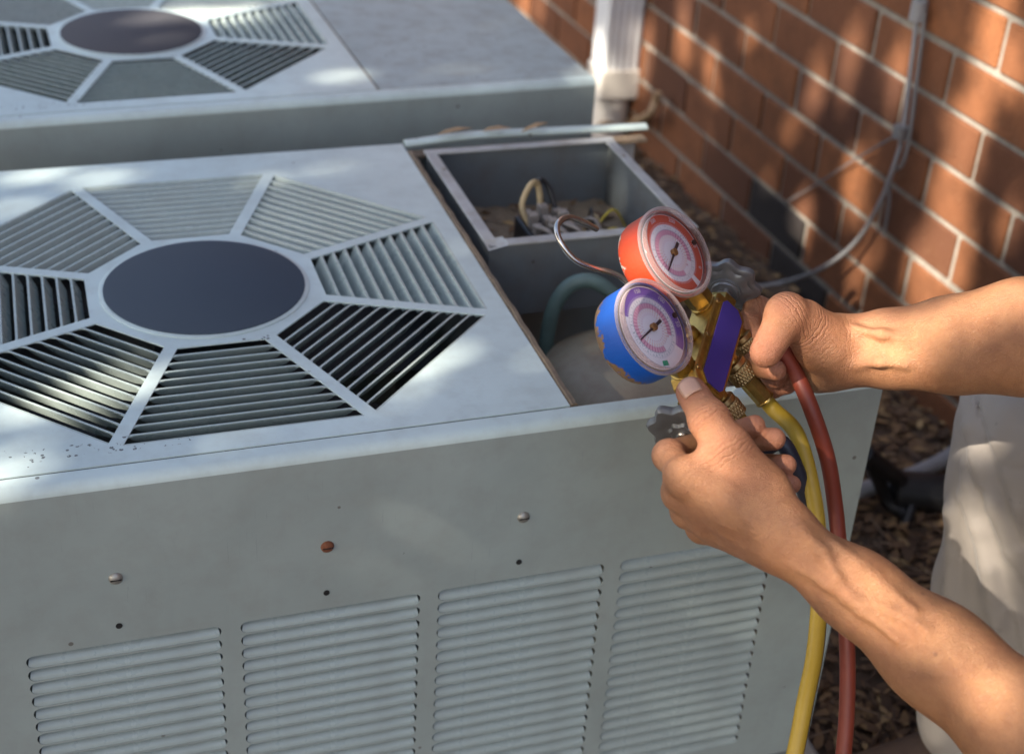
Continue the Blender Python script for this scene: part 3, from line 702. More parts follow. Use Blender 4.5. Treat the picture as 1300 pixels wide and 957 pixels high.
# body: bar along local y with chamfered ends, label plate in front
def cham(w0, w1, l, c): return [(w0 + c, -l), (w1 - c * .4, -l), (w1, -l + c * .5), (w1, l - c), (w1 - c, l), (w0 + c * .4, l), (w0, l - c * .6), (w0, -l + c)]
body = MB().prism(cham(-.0165, .0165, .0455, .006), -.027, -.0012).build('manifold_body', M['brass'], mani, bevel=.0014)
MB().prism(cham(-.0105, .0135, .0425, .007), -.0011, .0).build('label_border', M['brass'], body)
MB().prism(cham(-.0095, .0125, .0415, .0068), -.0003, .0007).build('label_plate', M['label'], mani)
for y in (-.034, .0, .036): MB().lathe([(.0022, 0), (.0018, .0012)], 10, ((-.0137, y, -.0012), EX, EY, EZ)).build('rivet', M['brass_dark'], body)
HEX = lambda r, z0, z1, fr: MB().lathe([(r * .93, z0), (r, z0 + .0012), (r, z1 - .0012), (r * .93, z1)], 6, fr)
def gauge(name, center, cupm, dialm, needle_px, needle_len, nums, is_blue):
    c = loc(center); R = .0362
    fr = (c, EX, EY, EZ)
    # rubber boot round the case (its own origin so that wear sits at the back edge)
    o = MB().lathe([(.0, -.0335), (.024, -.0335), (.031, -.0325), (.0345, -.0300), (.0356, -.026), (.0358, -.010), (.0352, -.0062), (.0342, -.0060), (.0338, -.0062)], 64, caps=False).build(name, cupm, mani, smooth=50); o.location = c
    # bezel and dished lens
    MB().lathe([(.0335, -.0075), (.0362, -.0072), (.0368, -.0045), (.0366, -.0018), (.0352, -.0002), (.0332, .0002), (.0322, -.0008), (.0318, -.0030), (.0316, -.0062)], 72, caps=False).build('bezel', M['rim_clear'], o, smooth=60)
    MB().lathe([(.0322, -.0009), (.026, .0010), (.018, .0022), (.009, .0029), (.0005, .0031)], 48, caps=False).build('lens', M['lens'], o, smooth=180)
    d = MB().lathe([(.0322, -.0062), (.0002, -.0062)], 64, caps=False).build('dial', dialm, o)
    # needle
    tip = lpx(*needle_px, c[2] - .005) - c; a = math.atan2(tip[1], tip[0])
    nd = MB(); ca, sa = math.cos(a), math.sin(a)
    pr = [(-.0105, -.0013), (-.0105, .0013), (-.002, .0011), (needle_len, .0003), (needle_len, -.0003), (-.002, -.0011)]
    nd.prism([(x * ca - y * sa, x * sa + y * ca) for x, y in pr], -.0048, -.0042); nd.build('needle', M['needle'], o)
    MB().lathe([(.0030, -.0060), (.0030, -.0036), (.0022, -.0030)], 16).build('needle_hub', M['hub'], o, smooth=40)
    for txt, ang, size, rad, mt in nums:
        cu = bpy.data.curves.new('numeral', 'FONT'); cu.body = txt; cu.size = size; cu.align_x = 'CENTER'; cu.align_y = 'CENTER'; cu.extrude = .00004
        tt = bpy.data.objects.new('numeral', cu); me_ = bpy.data.meshes.new_from_object(tt); bpy.data.objects.remove(tt); me_.name = 'numeral'; me_.materials.clear()
        t = link(me_, 'numeral', M[mt], o)
        t.location = (rad * math.cos(ang), rad * math.sin(ang), -.0060); t.rotation_euler = (0, 0, ang - PI / 2)
    MB().lathe([(.0022, 0), (.0022, .0012)], 10, ((.0292 * math.cos(1.05), .0292 * math.sin(1.05), -.0062), EX, EY, EZ)).build('stop_pin', M['needle'], o)
    # stem from the case to the manifold body
    x1 = -.0165 - c[0]; ys = -.0 + (.0365 if not is_blue else -.0335) - c[1]
    p0 = np.array([.033, ys * .75, -.019]); p1 = np.array([x1, ys, -.0145 - c[2]]); ax = p1 - p0; L = np.linalg.norm(ax); ax /= L
    e1 = np.cross(ax, EZ); e1 /= np.linalg.norm(e1); e2 = np.cross(ax, e1)
    MB().lathe([(.0055, 0), (.0055, L)], 20, (p0, e1, e2, ax)).build('stem', M['brass'], o, smooth=40)
    MB().lathe([(.0098, 0), (.0106, .001), (.0106, L - .0035), (.0098, L - .0025)], 6, (p0, e1, e2, ax)).build('hex_nut', M['brass'], o)
    MB().lathe([(.0094, L - .0024), (.0104, L - .0016), (.0104, L - .0004), (.0098, L)], 28, (p0, e1, e2, ax)).build('collar', M['brass'], o, smooth=40)
    return o
def ang(x, y, c): q = lpx(x, y, loc(c)[2] - .006) - loc(c); return math.atan2(q[1], q[0])
gb = gauge('blue_gauge', GB, M['cup_blue'], M['dial_blue'], (807, 437), .0205, [('150', ang(809, 370.5, GB), .0047, .0284, 'print'), ('100', ang(837, 388, GB), .0047, .0284, 'print'), ('50', ang(856, 412, GB), .0047, .0284, 'print'), ('°F', ang(858, 432, GB), .0024, .0150, 'red_print')], True)
gr = gauge('red_gauge', GR, M['cup_red'], M['dial_red'], (845, 354), .0205, [('300', ang(826, 277, GR), .0046, .0284, 'print'), ('200', ang(853, 286, GR), .0046, .0284, 'print'), ('100', ang(877, 311, GR), .0046, .0284, 'print'), ('0', ang(884, 337, GR), .0042, .0284, 'print'), ('°F', ang(868, 332, GR), .0024, .0150, 'red_print')], False)
gb['label'] = 'blue rubber booted gauge with purple scale'; gr['label'] = 'red rubber booted gauge with red scale'
# green mark on the blue dial, white price-tag-like mark on the red one
c = loc(GB); q = lpx(846, 462, c[2] - .006) - c; a = math.atan2(q[1], q[0])
MB().prism([(.0255 * math.cos(a + s), .0255 * math.sin(a + s)) for s in (-.12, .09)] + [(.0292 * math.cos(a + s), .0292 * math.sin(a + s)) for s in (.09, -.12)], -.0061, -.0059).build('scale_mark', M['green'], gb)
# valves at both ends
for sgn, nm in ((1, 'upper'), (-1, 'lower')):
    fr = ((.000, sgn * .0455, -.0145), EX, -sgn * EZ, sgn * EY)
    bon = HEX(.0115, 0, .0105, fr).build('valve_bonnet', M['brass'], mani, bevel=.0006)
    MB().lathe([(.0075, .0105), (.0075, .0140), (.0052, .0150), (.0052, .032)], 20, fr).build('valve_stem', M['steel'], bon, smooth=40)
    star = lambda a: 1.2 + .10 * math.cos(8 * a)
    kz = .0220 if sgn > 0 else .0305
    k = MB().lathe([(.0085, kz), (.0145, kz + .0004), (.0165, kz + .0022), (.0195, kz + .0018), (.0212, kz + .0030), (.0216, kz + .0070), (.0200, kz + .0094), (.0150, kz + .0096), (.0125, kz + .0080), (.0090, kz + .0080), (.0075, kz + .0100), (.002, kz + .0100)], 96, fr, star).build('hand_wheel', M['knob'], mani, smooth=45)
    MB().lathe([(.0125, kz - .0022), (.0125, kz + .001), (.0105, kz - .004)], 24, fr).build('wheel_boss', M['knob'], k, smooth=40)
    MB().lathe([(.0045, kz + .0095), (.0045, kz + .0115), (.0035, kz + .0125)], 12, fr).build('wheel_screw', M['steel'], k, smooth=40)
# small flare plug and the hanging hook between the gauges
MB().lathe([(.0058, 0), (.0066, .001), (.0066, .006), (.0045, .0075), (.0045, .012)], 20, ((-.0165, .001, -.0145), EY, EZ, -EX)).build('side_plug', M['brass'], mani, smooth=40)
MB().lathe([(.004, .012), (.0048, .0125), (.0048, .017)], 14, ((-.0165, .001, -.0145), EY, EZ, -EX)).build('plug_cap', M['black_plastic'], mani, smooth=40)
hk = [np.array([-.030, .004, -.030]), lpx(800, 363, -.034), lpx(778, 347, -.036), lpx(752, 340, -.038), lpx(728, 328, -.040), lpx(710, 304, -.040), lpx(708, 285, -.041), lpx(722, 276, -.043), lpx(742, 283, -.048), lpx(757, 291, -.055)]
MB().tube(spline([np.array([-.012, .002, -.026])] + hk, 8), .0024, 12).build('hook', M['steel'], mani, smooth=60)
# knurled couplers, ferrules and hoses
def knurl():
    n, k = 156, 24; vs = []; L = .0135
    for i in range(k + 1):
        for j in range(n):
            a = 2 * PI * j / n; z = L * i / k
            d = min(abs(math.sin(13 * a + 520 * z)), abs(math.sin(13 * a - 520 * z))); e = min(i, k - i, 2) / 2
            r = .0098 * (.93 + .07 * e) + .0010 * d * e; vs.append((r * math.cos(a), r * math.sin(a), z))
    b = MB(); b.add(vs, [(i * n + j, i * n + (j + 1) % n, (i + 1) * n + (j + 1) % n, (i + 1) * n + j) for i in range(k) for j in range(n)] + [tuple(range(n - 1, -1, -1)), tuple(k * n + j for j in range(n))])
    me = b.mesh('knurled_nut'); me.materials.append(M['brass_dark']); me.polygons.foreach_set('use_smooth', [True] * len(me.polygons)); return me
KN = knurl()
def hose(y, dirv, mat, pts, label, r=.0062):
    o = np.array([.0165, y, -.0145]); ax = v3(dirv); ax /= np.linalg.norm(ax); e1 = np.cross(ax, EZ); e1 /= np.linalg.norm(e1); e2 = np.cross(ax, e1)
    fr = (o, e1, e2, ax)
    port = MB().lathe([(.0064, -.002), (.0064, .0085), (.0056, .009), (.0056, .0125)], 20, fr).build('port', M['brass'], mani, smooth=40)
    MB().lathe([(.0086, .0082), (.0098, .0092), (.0098, .0128), (.0092, .0134)], 28, fr).build('collar', M['brass_dark'], port, smooth=40)
    k = link(KN, 'knurled_nut', None, mani); k.matrix_local = Matrix(((e1[0], e2[0], ax[0], o[0] + ax[0] * .0135), (e1[1], e2[1], ax[1], o[1] + ax[1] * .0135), (e1[2], e2[2], ax[2], o[2] + ax[2] * .0135), (0, 0, 0, 1)))
    f = MB().lathe([(.0072, .0265), (.0076, .028), (.0076, .0475), (.0072, .048)], 8, fr).build('ferrule', M['brass'], mani, smooth=20)
    MB().lathe([(.0078, .0478), (.0082, .0484), (.0082, .0494), (.0076, .0500)], 24, fr).build('ferrule_ring', M['brass'], f, smooth=40)
    path = [o + ax * .045, o + ax * .060] + [loc(q) for q in pts]
    h = MB().tube(spline(path, 10), r, 16).build('hose', mat, mani, smooth=70); h['label'] = label
hose(.0105, (.93, -.17, .02), M['hose_y'], [P(1012, 552, 1.115), P(1031, 620, 1.10), P(1040, 690, 1.085), P(1040, 760, 1.075), P(1034, 830, 1.065), P(1022, 890, 1.055), P(1008, 960, 1.05), P(985, 1040, 1.05)], 'yellow rubber hose in the middle')
hose(.041, (.97, -.20, -.06), M['hose_r'], [P(990, 444, 1.118), P(1007, 468, 1.106), P(1028, 514, 1.10), P(1050, 580, 1.11), P(1060, 640, 1.12), P(1066, 700, 1.12), P(1072, 770, 1.12), P(1076, 840, 1.12), P(1074, 920, 1.12), P(1064, 1020, 1.12)], 'dull red rubber hose')
hose(-.0275, (.92, -.22, -.03), M['hose_b'], [P(992, 562, 1.095), P(1012, 598, 1.10), P(1028, 645, 1.11), P(1041, 700, 1.12), P(1041, 760, 1.112), P(1035, 830, 1.10), P(1023, 890, 1.09), P(1009, 960, 1.085), P(986, 1040, 1.085)], 'dark blue black rubber hose')

# ------------------------------------------------------------------ signed-distance bodies -> one continuous surface
class Field:
    def __init__(s, lo, hi, h):
        s.lo = v3(lo); s.h = h; s.n = np.ceil((v3(hi) - s.lo) / h).astype(int) + 1
        s.F = np.full(s.n, 1.0, np.float32)
    def window(s, lo, hi):
        a = np.clip(np.floor((lo - s.lo) / s.h).astype(int), 0, s.n); b = np.clip(np.ceil((hi - s.lo) / s.h).astype(int) + 1, 0, s.n)
        return tuple(slice(int(a[i]), int(b[i])) for i in range(3))
    def cap(s, a, b, ra, rb, flat=None, k=None, F=None, m=.022):
        """tapered capsule; flat = (direction, ratio) squashes the section; blended with smooth minimum k"""
        a, b = v3(a), v3(b); F = s.F if F is None else F; R = max(ra, rb) + m
        w = s.window(np.minimum(a, b) - R, np.maximum(a, b) + R)
        if any(q.stop <= q.start for q in w): return
        g = [((np.arange(w[i].start, w[i].stop) * s.h + s.lo[i]).astype(np.float32)) for i in range(3)]
        X = g[0][:, None, None] - a[0]; Y = g[1][None, :, None] - a[1]; Z = g[2][None, None, :] - a[2]
        ab = b - a; L2 = max(ab @ ab, 1e-12)
        t = np.clip((X * ab[0] + Y * ab[1] + Z * ab[2]) / L2, 0, 1)
        dx, dy, dz = X - t * ab[0], Y - t * ab[1], Z - t * ab[2]
        if flat is not None:
            d, q = v3(flat[0]), flat[1]; d = d / np.linalg.norm(d); c = (dx * d[0] + dy * d[1] + dz * d[2]) * (1 / q - 1)
            dx, dy, dz = dx + c * d[0], dy + c * d[1], dz + c * d[2]
        D = np.sqrt(dx * dx + dy * dy + dz * dz) - (ra + t * (rb - ra))
        A = F[w]
        if k: h = np.clip(.5 + .5 * (A - D) / k, 0, 1); F[w] = A + (D - A) * h - k * h * (1 - h)
        else: F[w] = np.minimum(A, D)
    def carve(s, a, b, r, k):
        T = np.full(s.n, 1.0, np.float32); s.cap(a, b, r, r, None, None, T); near = T < .9
        A, D = s.F[near], -T[near]; h = np.clip(.5 - .5 * (A - D) / k, 0, 1); s.F[near] = A + (D - A) * h + k * h * (1 - h)
    def blend(s, G, k):
        A = s.F; near = np.abs(A - G) < k; h = .5 + .5 * (A - G) / k
        s.F = np.where(near, A + (G - A) * h - k * h * (1 - h), np.minimum(A, G)).astype(np.float32)
    def surface(s, relax=2):
        F = s.F; I = F < 0; n = F.shape
        c = sum(I[i:n[0] - 1 + i, j:n[1] - 1 + j, k:n[2] - 1 + k].astype(np.int8) for i in (0, 1) for j in (0, 1) for k in (0, 1))
        act = np.argwhere((c > 0) & (c < 8)); idx = -np.ones(np.array(n) - 1, np.int32); idx[tuple(act.T)] = np.arange(len(act))
        acc = np.zeros((len(act), 3)); cnt = np.zeros(len(act))
        for ax in range(3):
            o = [i for i in range(3) if i != ax]
            for p in (0, 1):
                for q in (0, 1):
                    off = np.zeros(3, int); off[o[0]] = p; off[o[1]] = q; A = act + off; B = A.copy(); B[:, ax] += 1
                    fa, fb = F[tuple(A.T)], F[tuple(B.T)]; m = (fa < 0) != (fb < 0)
                    t = fa[m] / (fa[m] - fb[m]); pt = A[m].astype(float); pt[:, ax] += t; acc[m] += pt; cnt[m] += 1
        V = acc / cnt[:, None] * s.h + s.lo; Q = []
        for ax in range(3):
            o = [(ax + 1) % 3, (ax + 2) % 3]
            A = np.take(I, range(0, n[ax] - 1), ax); B = np.take(I, range(1, n[ax]), ax); e = np.argwhere(A != B)
            e = e[(e[:, o[0]] > 0) & (e[:, o[1]] > 0) & (e[:, o[0]] < n[o[0]] - 1) & (e[:, o[1]] < n[o[1]] - 1)]
            ins = A[tuple(e.T)]; q = []
            for p, r in ((0, 0), (1, 0), (1, 1), (0, 1)):
                d = e.copy(); d[:, o[0]] -= p; d[:, o[1]] -= r; q.append(idx[tuple(d.T)])
            q = np.stack(q, 1); q[ins] = q[ins]; q[~ins] = q[~ins][:, ::-1]; Q.append(q)
        Q = np.concatenate(Q); Q = Q[(Q >= 0).all(1)][:, ::-1]
        for _ in range(relax):
            S = np.zeros_like(V); N = np.zeros(len(V))
            for i in range(4): np.add.at(S, Q[:, i], V[Q[:, (i + 1) % 4]]); np.add.at(S, Q[:, (i + 1) % 4], V[Q[:, i]]); np.add.at(N, Q[:, i], 1); np.add.at(N, Q[:, (i + 1) % 4], 1)
            V = V * .5 + .5 * S / np.maximum(N, 1)[:, None]
        return V, Q[:, ::-1]
def mesh_np(name, parts):
    vs, fs, o = [], [], 0
    for V, Q in parts: vs.append(V); fs.append(Q + o); o += len(V)
    V = np.concatenate(vs); Q = np.concatenate(fs).astype(np.int32)
    me = bpy.data.meshes.new(name); me.vertices.add(len(V)); me.vertices.foreach_set('co', V.astype(np.float32).ravel())
    me.loops.add(len(Q) * 4); me.loops.foreach_set('vertex_index', Q.ravel())
    me.polygons.add(len(Q)); me.polygons.foreach_set('loop_start', np.arange(0, len(Q) * 4, 4, dtype=np.int32)); me.polygons.foreach_set('loop_total', np.full(len(Q), 4, np.int32))
    me.update(calc_edges=True); me.validate(); me.polygons.foreach_set('use_smooth', np.ones(len(Q), bool)); return me, V

person = empty('person', (.95, .72, 0)); tag(person, 'person in beige trousers crouching by the unit, both bare hands gripping the gauge set', 'person')
bpy.context.view_layer.update(); PINV = person.matrix_basis.inverted()
def pkid(me, name, mat, **kw):
    o = link(me, name, mat, person, **kw); o.matrix_parent_inverse = PINV; return o

HS = .00135
def bbox(pts, m): a = np.array(pts); return a.min(0) - m, a.max(0) + m
def finger(fd, G, J, R, k=.004):
    for i in range(len(J) - 1): fd.cap(J[i], J[i + 1], R[i], R[i + 1], None, k, G)
creases = []       # (centre, axis, half length, reach, strength)
reds = []          # (centre, reach, amount)
def joint_marks(J, R, w=1.0):
    for i in range(1, len(J) - 1):
        a = J[i + 1] - J[i - 1]; creases.append((J[i], a / np.linalg.norm(a), .007, R[i] * 1.5, .8 * w)); reds.append((J[i], R[i] * 1.5, .45))
    reds.append((J[-1], R[-1] * 1.9, .8))

# ---- left arm (nearer the camera)
LWR = P(1000, 688, .962); LF = [LWR, P(1090, 752, .955), P(1190, 832, .938), P(1320, 940, .912), P(1400, 1005, .90)]
LEL = P(1425, 1022, .90)
LI = [P(870, 606, .978), P(849, 578, 1.012), P(894, 562, 1.055), P(958, 540, 1.020)]
LM = [P(864, 626, .992), P(862, 590, 1.045), P(920, 562, 1.075), P(983, 557, 1.016)]
LR_ = [P(874, 648, 1.006), P(884, 616, 1.060), P(950, 590, 1.078), P(998, 590, 1.012)]
LP_ = [P(892, 668, 1.018), P(906, 644, 1.062), P(965, 622, 1.068), P(1005, 615, 1.008)]
LT = [P(962, 628, .984), P(924, 570, .981), P(901, 534, .990), P(878, 498, 1.006)]
def hand_arm(W, FA, fingers, fr, thumb, tr, dorsal, palm_k, extra, veins, upper):
    allp = [W] + FA + [q for f in fingers for q in f] + thumb + upper
    lo, hi = bbox(allp, .062); fd = Field(lo, hi, HS)
    # forearm
    rr = [.0240, .0268, .0332, .0400, .0420]; rr = rr[:len(FA)]
    for i in range(len(FA) - 1): fd.cap(FA[i], FA[i + 1], rr[i], rr[i + 1], (dorsal, .82 if i == 0 else .92), .02)
    for i in range(len(upper) - 1): fd.cap(upper[i], upper[i + 1], .043, .046, None, .02)
    # palm: wrist to each knuckle, blended into one mass
    for f, r in zip(fingers, fr):
        fd.cap(W + (f[0] - W) * .08, f[0], .0185, r[0] * 1.16, (dorsal, .80), .011)
    for a, b in zip(fingers[:-1], fingers[1:]): fd.cap(a[0] * .8 + W * .2, b[0] * .8 + W * .2, .0115, .0112, None, .009)
    for a, b, ra, rb, k in extra: fd.cap(a, b, ra, rb, None, k)
    # knuckles
    for f in fingers[:4]: fd.cap(f[0] + dorsal * .0035, f[0] + dorsal * .0038, .0085, .0085, None, .006)
    # tendons and veins
    for v in veins:
        for i in range(len(v) - 1): fd.cap(v[i][0], v[i + 1][0], v[i][1], v[i + 1][1], None, .008)
    G = np.full(fd.n, 1.0, np.float32)
    for f, r in zip(fingers, fr):
        g = np.full(fd.n, 1.0, np.float32); finger(fd, g, f, r)
        for i in (1, 2): fd.cap(f[i] + dorsal * .0, f[i], r[i] * 1.05, r[i] * 1.05, None, .004, g)
        A = G; h = np.clip(.5 + .5 * (A - g) / .0016, 0, 1); G = A + (g - A) * h - .0016 * h * (1 - h)
        joint_marks(f, r)
    fd.blend(G, .006)
    g = np.full(fd.n, 1.0, np.float32); finger(fd, g, thumb, tr, .007); fd.cap(thumb[2], thumb[2], tr[2] * 1.06, tr[2] * 1.06, None, .005, g)
    fd.blend(g, .007); joint_marks(thumb, tr, 1.1)
    return fd.surface(2)
FR = [[.0112, .0104, .0088, .0076], [.0114, .0106, .0090, .0080], [.0108, .0100, .0086, .0074], [.0098, .0088, .0076, .0066]]
dl = np.cross(LM[0] - LWR, LP_[0] - LI[0]); dl /= np.linalg.norm(dl)
if dl @ FW > 0: dl = -dl
ven = []
def on_arm(px_, py_, d, r): return (P(px_, py_, d + .0042), r)
fa_dir = (LF[2] - LF[0]) / np.linalg.norm(LF[2] - LF[0])
for pts in ([(1012, 668, .9375), (1045, 700, .931), (1062, 735, .924), (1082, 760, .921), (1130, 775, .915), (1175, 800, .905)],
            [(1010, 715, .940), (1050, 742, .928), (1095, 775, .921), (1140, 812, .910)],
            [(1060, 690, .935), (1110, 735, .926), (1160, 775, .913)],
            [(880, 606, .969), (925, 640, .954), (965, 670, .944)], [(876, 630, .978), (920, 655, .961), (970, 684, .944)], [(886, 650, .990), (930, 676, .965), (975, 700, .948)]):
    ven.append([on_arm(x, y, d, .0012) for x, y, d in pts])
Lex = [(LT[0], LT[1], .0185, .0150, .012), (LWR * .6 + LT[0] * .4, LT[0], .021, .0185, .014), (LI[0], LT[1] * .7 + LI[0] * .3, .010, .010, .012), (LI[0] * .55 + LWR * .45, LT[0], .015, .0165, .014),
       (LWR, LP_[0] * .5 + LWR * .5 + dl * -.004, .020, .0175, .012)]
VL, QL = hand_arm(LWR, LF, [LI, LM, LR_, LP_], FR, LT, [.0185, .0145, .0125, .0110], dl, .01, Lex, ven, [LF[-1], P(1470, 985, .86)])

# ---- right arm (further away)
RWR = P(1070, 446, 1.108); RF = [RWR, P(1130, 443, 1.10), P(1210, 438, 1.085), P(1300, 428, 1.07), P(1420, 415, 1.095)]
RI = [P(1010, 408, 1.150), P(962, 394, 1.160), P(950, 410, 1.150), P(964, 432, 1.142)]
RM = [P(1014, 430, 1.160), P(962, 434, 1.165), P(958, 464, 1.135), P(985, 470, 1.100)]
RR = [P(1020, 456, 1.162), P(972, 464, 1.170), P(966, 480, 1.155), P(985, 482, 1.140)]
RP = [P(1030, 474, 1.156), P(990, 482, 1.165), P(980, 492, 1.152), P(1000, 490, 1.146)]
RT_ = [P(1046, 436, 1.095), P(1020, 410, 1.082), P(999, 399, 1.070), P(972, 447, 1.066)]
dr = -(np.cross(RM[0] - RWR, RP[0] - RI[0])); dr /= np.linalg.norm(dr)
if dr @ FW < 0: dr = -dr
rv = [[on_arm(x, y, d - .0062, .0019) for x, y, d in [(1088, 418, 1.082), (1120, 424, 1.072), (1160, 430, 1.069)]], [on_arm(x, y, d - .0062, .0019) for x, y, d in [(1085, 462, 1.086), (1115, 460, 1.074), (1150, 462, 1.071)]],
      [on_arm(x, y, d - .003, .0014) for x, y, d in [(1190, 478, 1.074), (1215, 460, 1.062), (1250, 455, 1.056), (1300, 455, 1.054)]]]
Rex = [(RWR, RT_[0], .0225, .0205, .014), (RT_[0], RT_[1], .0195, .0160, .012), (P(1034, 464, 1.135), RWR, .0205, .0215, .014), (P(1022, 445, 1.138), P(1044, 460, 1.122), .0165, .019, .012), (P(1002, 432, 1.152), P(1022, 450, 1.142), .015, .0165, .012)]
VR, QR = hand_arm(RWR, RF, [RI, RM, RR, RP], FR, RT_, [.0190, .0145, .0142, .0118], dr, .01, Rex, rv, [RF[-1], P(1500, 360, 1.05)])
creases.append((P(1022, 452, 1.09), (P(1040, 470, 1.09) - P(1005, 430, 1.09)) / np.linalg.norm(P(1040, 470, 1.09) - P(1005, 430, 1.09)), .016, .022, .38))
creases.append((P(1075, 440, 1.085), RT.copy(), .005, .03, .35))
reds += [(P(998, 392, 1.06), .014, .5)]

# ---- shoulders, neck and head on a coarser grid (all beyond the frame)
LSH, RSH = np.array([.80, .36, .70]), np.array([1.02, .74, .86]); LE2, RE2 = LF[-1], RF[-1]
NK = np.array([.885, .545, .86]); HD = np.array([.835, .55, 1.03])
fb = Field((.45, .1, .3), (1.3, 1.0, 1.25), .006)
fb.cap(LE2, LSH, .043, .052, None, .02, m=.05); fb.cap(RE2, RSH, .043, .052, None, .02, m=.05)
fb.cap(NK, HD + np.array([.02, 0, -.05]), .062, .058, None, .03, m=.05)
fwd = np.array([-.86, -.05, -.5]); fwd /= np.linalg.norm(fwd); sd = np.cross(fwd, (0, 0, 1.0)); sd /= np.linalg.norm(sd); uh = np.cross(sd, fwd)
fb.cap(HD + uh * .035 - fwd * .02, HD + uh * .03 + fwd * .02, .083, .078, None, .03, m=.05)
fb.cap(HD + uh * .01 + fwd * .05, HD - uh * .07 + fwd * .055, .058, .040, None, .035, m=.05)
fb.cap(HD + uh * .015 + fwd * .105, HD - uh * .018 + fwd * .124, .009, .0135, None, .012, m=.03)
fb.cap(HD + uh * .03 + fwd * .09 + sd * .035, HD + uh * .03 + fwd * .09 - sd * .035, .014, .014, None, .015, m=.03)
fb.cap(HD - uh * .042 + fwd * .094 + sd * .018, HD - uh * .042 + fwd * .094 - sd * .018, .010, .010, None, .010, m=.03)
for s_ in (1, -1): fb.cap(HD + sd * s_ * .080 + uh * .015, HD + sd * s_ * .084 - uh * .02, .014, .010, (sd, .5), .008, m=.03)
VB, QB = fb.surface(2)
me, V = mesh_np('body', [(VL, QL), (VR, QR), (VB, QB)])
cs = np.zeros(len(V), np.float32); cwt = np.zeros(len(V), np.float32); rd = np.zeros(len(V), np.float32)
for c_, a_, hl, reach, st in creases:
    d = V - c_; s_ = d @ a_; rad = np.linalg.norm(d - s_[:, None] * a_, axis=1)
    w = st * np.exp(-(s_ / hl) ** 2) * (rad < reach * 1.8) * np.exp(-np.maximum(rad - reach, 0) ** 2 / (.004 ** 2)); u_ = w > cwt; cwt[u_] = w[u_]; cs[u_] = s_[u_]
for c_, reach, am in reds: rd = np.maximum(rd, am * np.exp(-(np.linalg.norm(V - c_, axis=1) / reach) ** 2 * 1.2))
for nm, arr in (('crease', cs), ('crease_w', cwt), ('red', rd)):
    at = me.attributes.new(nm, 'FLOAT', 'POINT'); at.data.foreach_set('value', arr.astype(np.float32))
pkid(me, 'body', M['skin'])
# nails
def nail(tip, prev, up, w, l, lift, name='fingernail'):
    ax = tip - prev; ax /= np.linalg.norm(ax); up = up - ax * (up @ ax); up /= np.linalg.norm(up); sx = np.cross(ax, up)
    b = MB(); vs = []; n = 8; m_ = 6
    for i in range(m_ + 1):
        t = i / m_; yy = (t - .5) * l; ww = w * (1 - .25 * max(0, (t - .75) / .25) ** 2 - .12 * max(0, (.25 - t) / .25) ** 2)
        for j in range(n + 1):
            s = j / n * 2 - 1; vs.append(tip + ax * (yy - .0015) + sx * s * ww + up * (lift - .36 * w * s * s - .0012 * t))
    b.add(vs, [(i * (n + 1) + j, i * (n + 1) + j + 1, (i + 1) * (n + 1) + j + 1, (i + 1) * (n + 1) + j) for i in range(m_) for j in range(n)])
    me_ = b.mesh(name); o = pkid(me_, name, M['nail'], smooth=180); s = o.modifiers.new('thick', 'SOLIDIFY'); s.thickness = .0006; return o
nail(LT[3], LT[2], -FW * .75 + cv(-.35, .55, .2), .0074, .0140, .0127)
nail(RM[3], RM[2], cv(-.1, -.3, .9), .0046, .009, .0071)
# eyes, hair
for s_ in (1, -1):
    e = HD + uh * .012 + fwd * .098 + sd * s_ * .032
    o = MB().lathe([(.0002, .011)] + [(.011 * math.sin(t), .011 * math.cos(t)) for t in np.linspace(.3, PI - .1, 8)], 16, (e - fwd * .004, sd, uh, fwd)).build('eye', M['eye'], person, smooth=180); o.matrix_parent_inverse = PINV
    i_ = MB().lathe([(.0055, .0105), (.0005, .0113)], 14, (e - fwd * .004, sd, uh, fwd)).build('iris', M['iris'], o)
fh = Field(HD - .2, HD + .2, .006)
fh.cap(HD + uh * .045 - fwd * .025, HD + uh * .048 + fwd * .012, .086, .078, None, .02, m=.05); fh.cap(HD - uh * .02 - fwd * .05, HD + uh * .03 - fwd * .04, .062, .075, None, .02, m=.05)
me, _ = mesh_np('hair', [fh.surface(1)]); pkid(me, 'hair', M['hair'])
# ---- shirt
CH, BL, HP = np.array([.95, .60, .70]), np.array([1.06, .66, .52]), np.array([1.14, .69, .42])
ft = Field((.55, .05, .25), (1.45, 1.1, 1.05), .007)
ft.cap(LSH * .75 + CH * .25, RSH * .75 + CH * .25, .085, .085, None, .05, m=.07); ft.cap(CH + np.array([0, 0, .03]), BL, .135, .14, None, .05, m=.07); ft.cap(BL, HP + np.array([0, 0, .02]), .14, .145, None, .05, m=.07)
for a_, b_ in ((LSH, LE2), (RSH, RE2)): ft.cap(a_, a_ + (b_ - a_) * .45, .066, .067, None, .03, m=.06)
ft.cap(NK + np.array([.03, .0, -.06]), NK + np.array([.01, 0, -.02]), .075, .066, None, .03, m=.06)
me, _ = mesh_np('shirt', [ft.surface(2)]); pkid(me, 'shirt', M['shirt'])
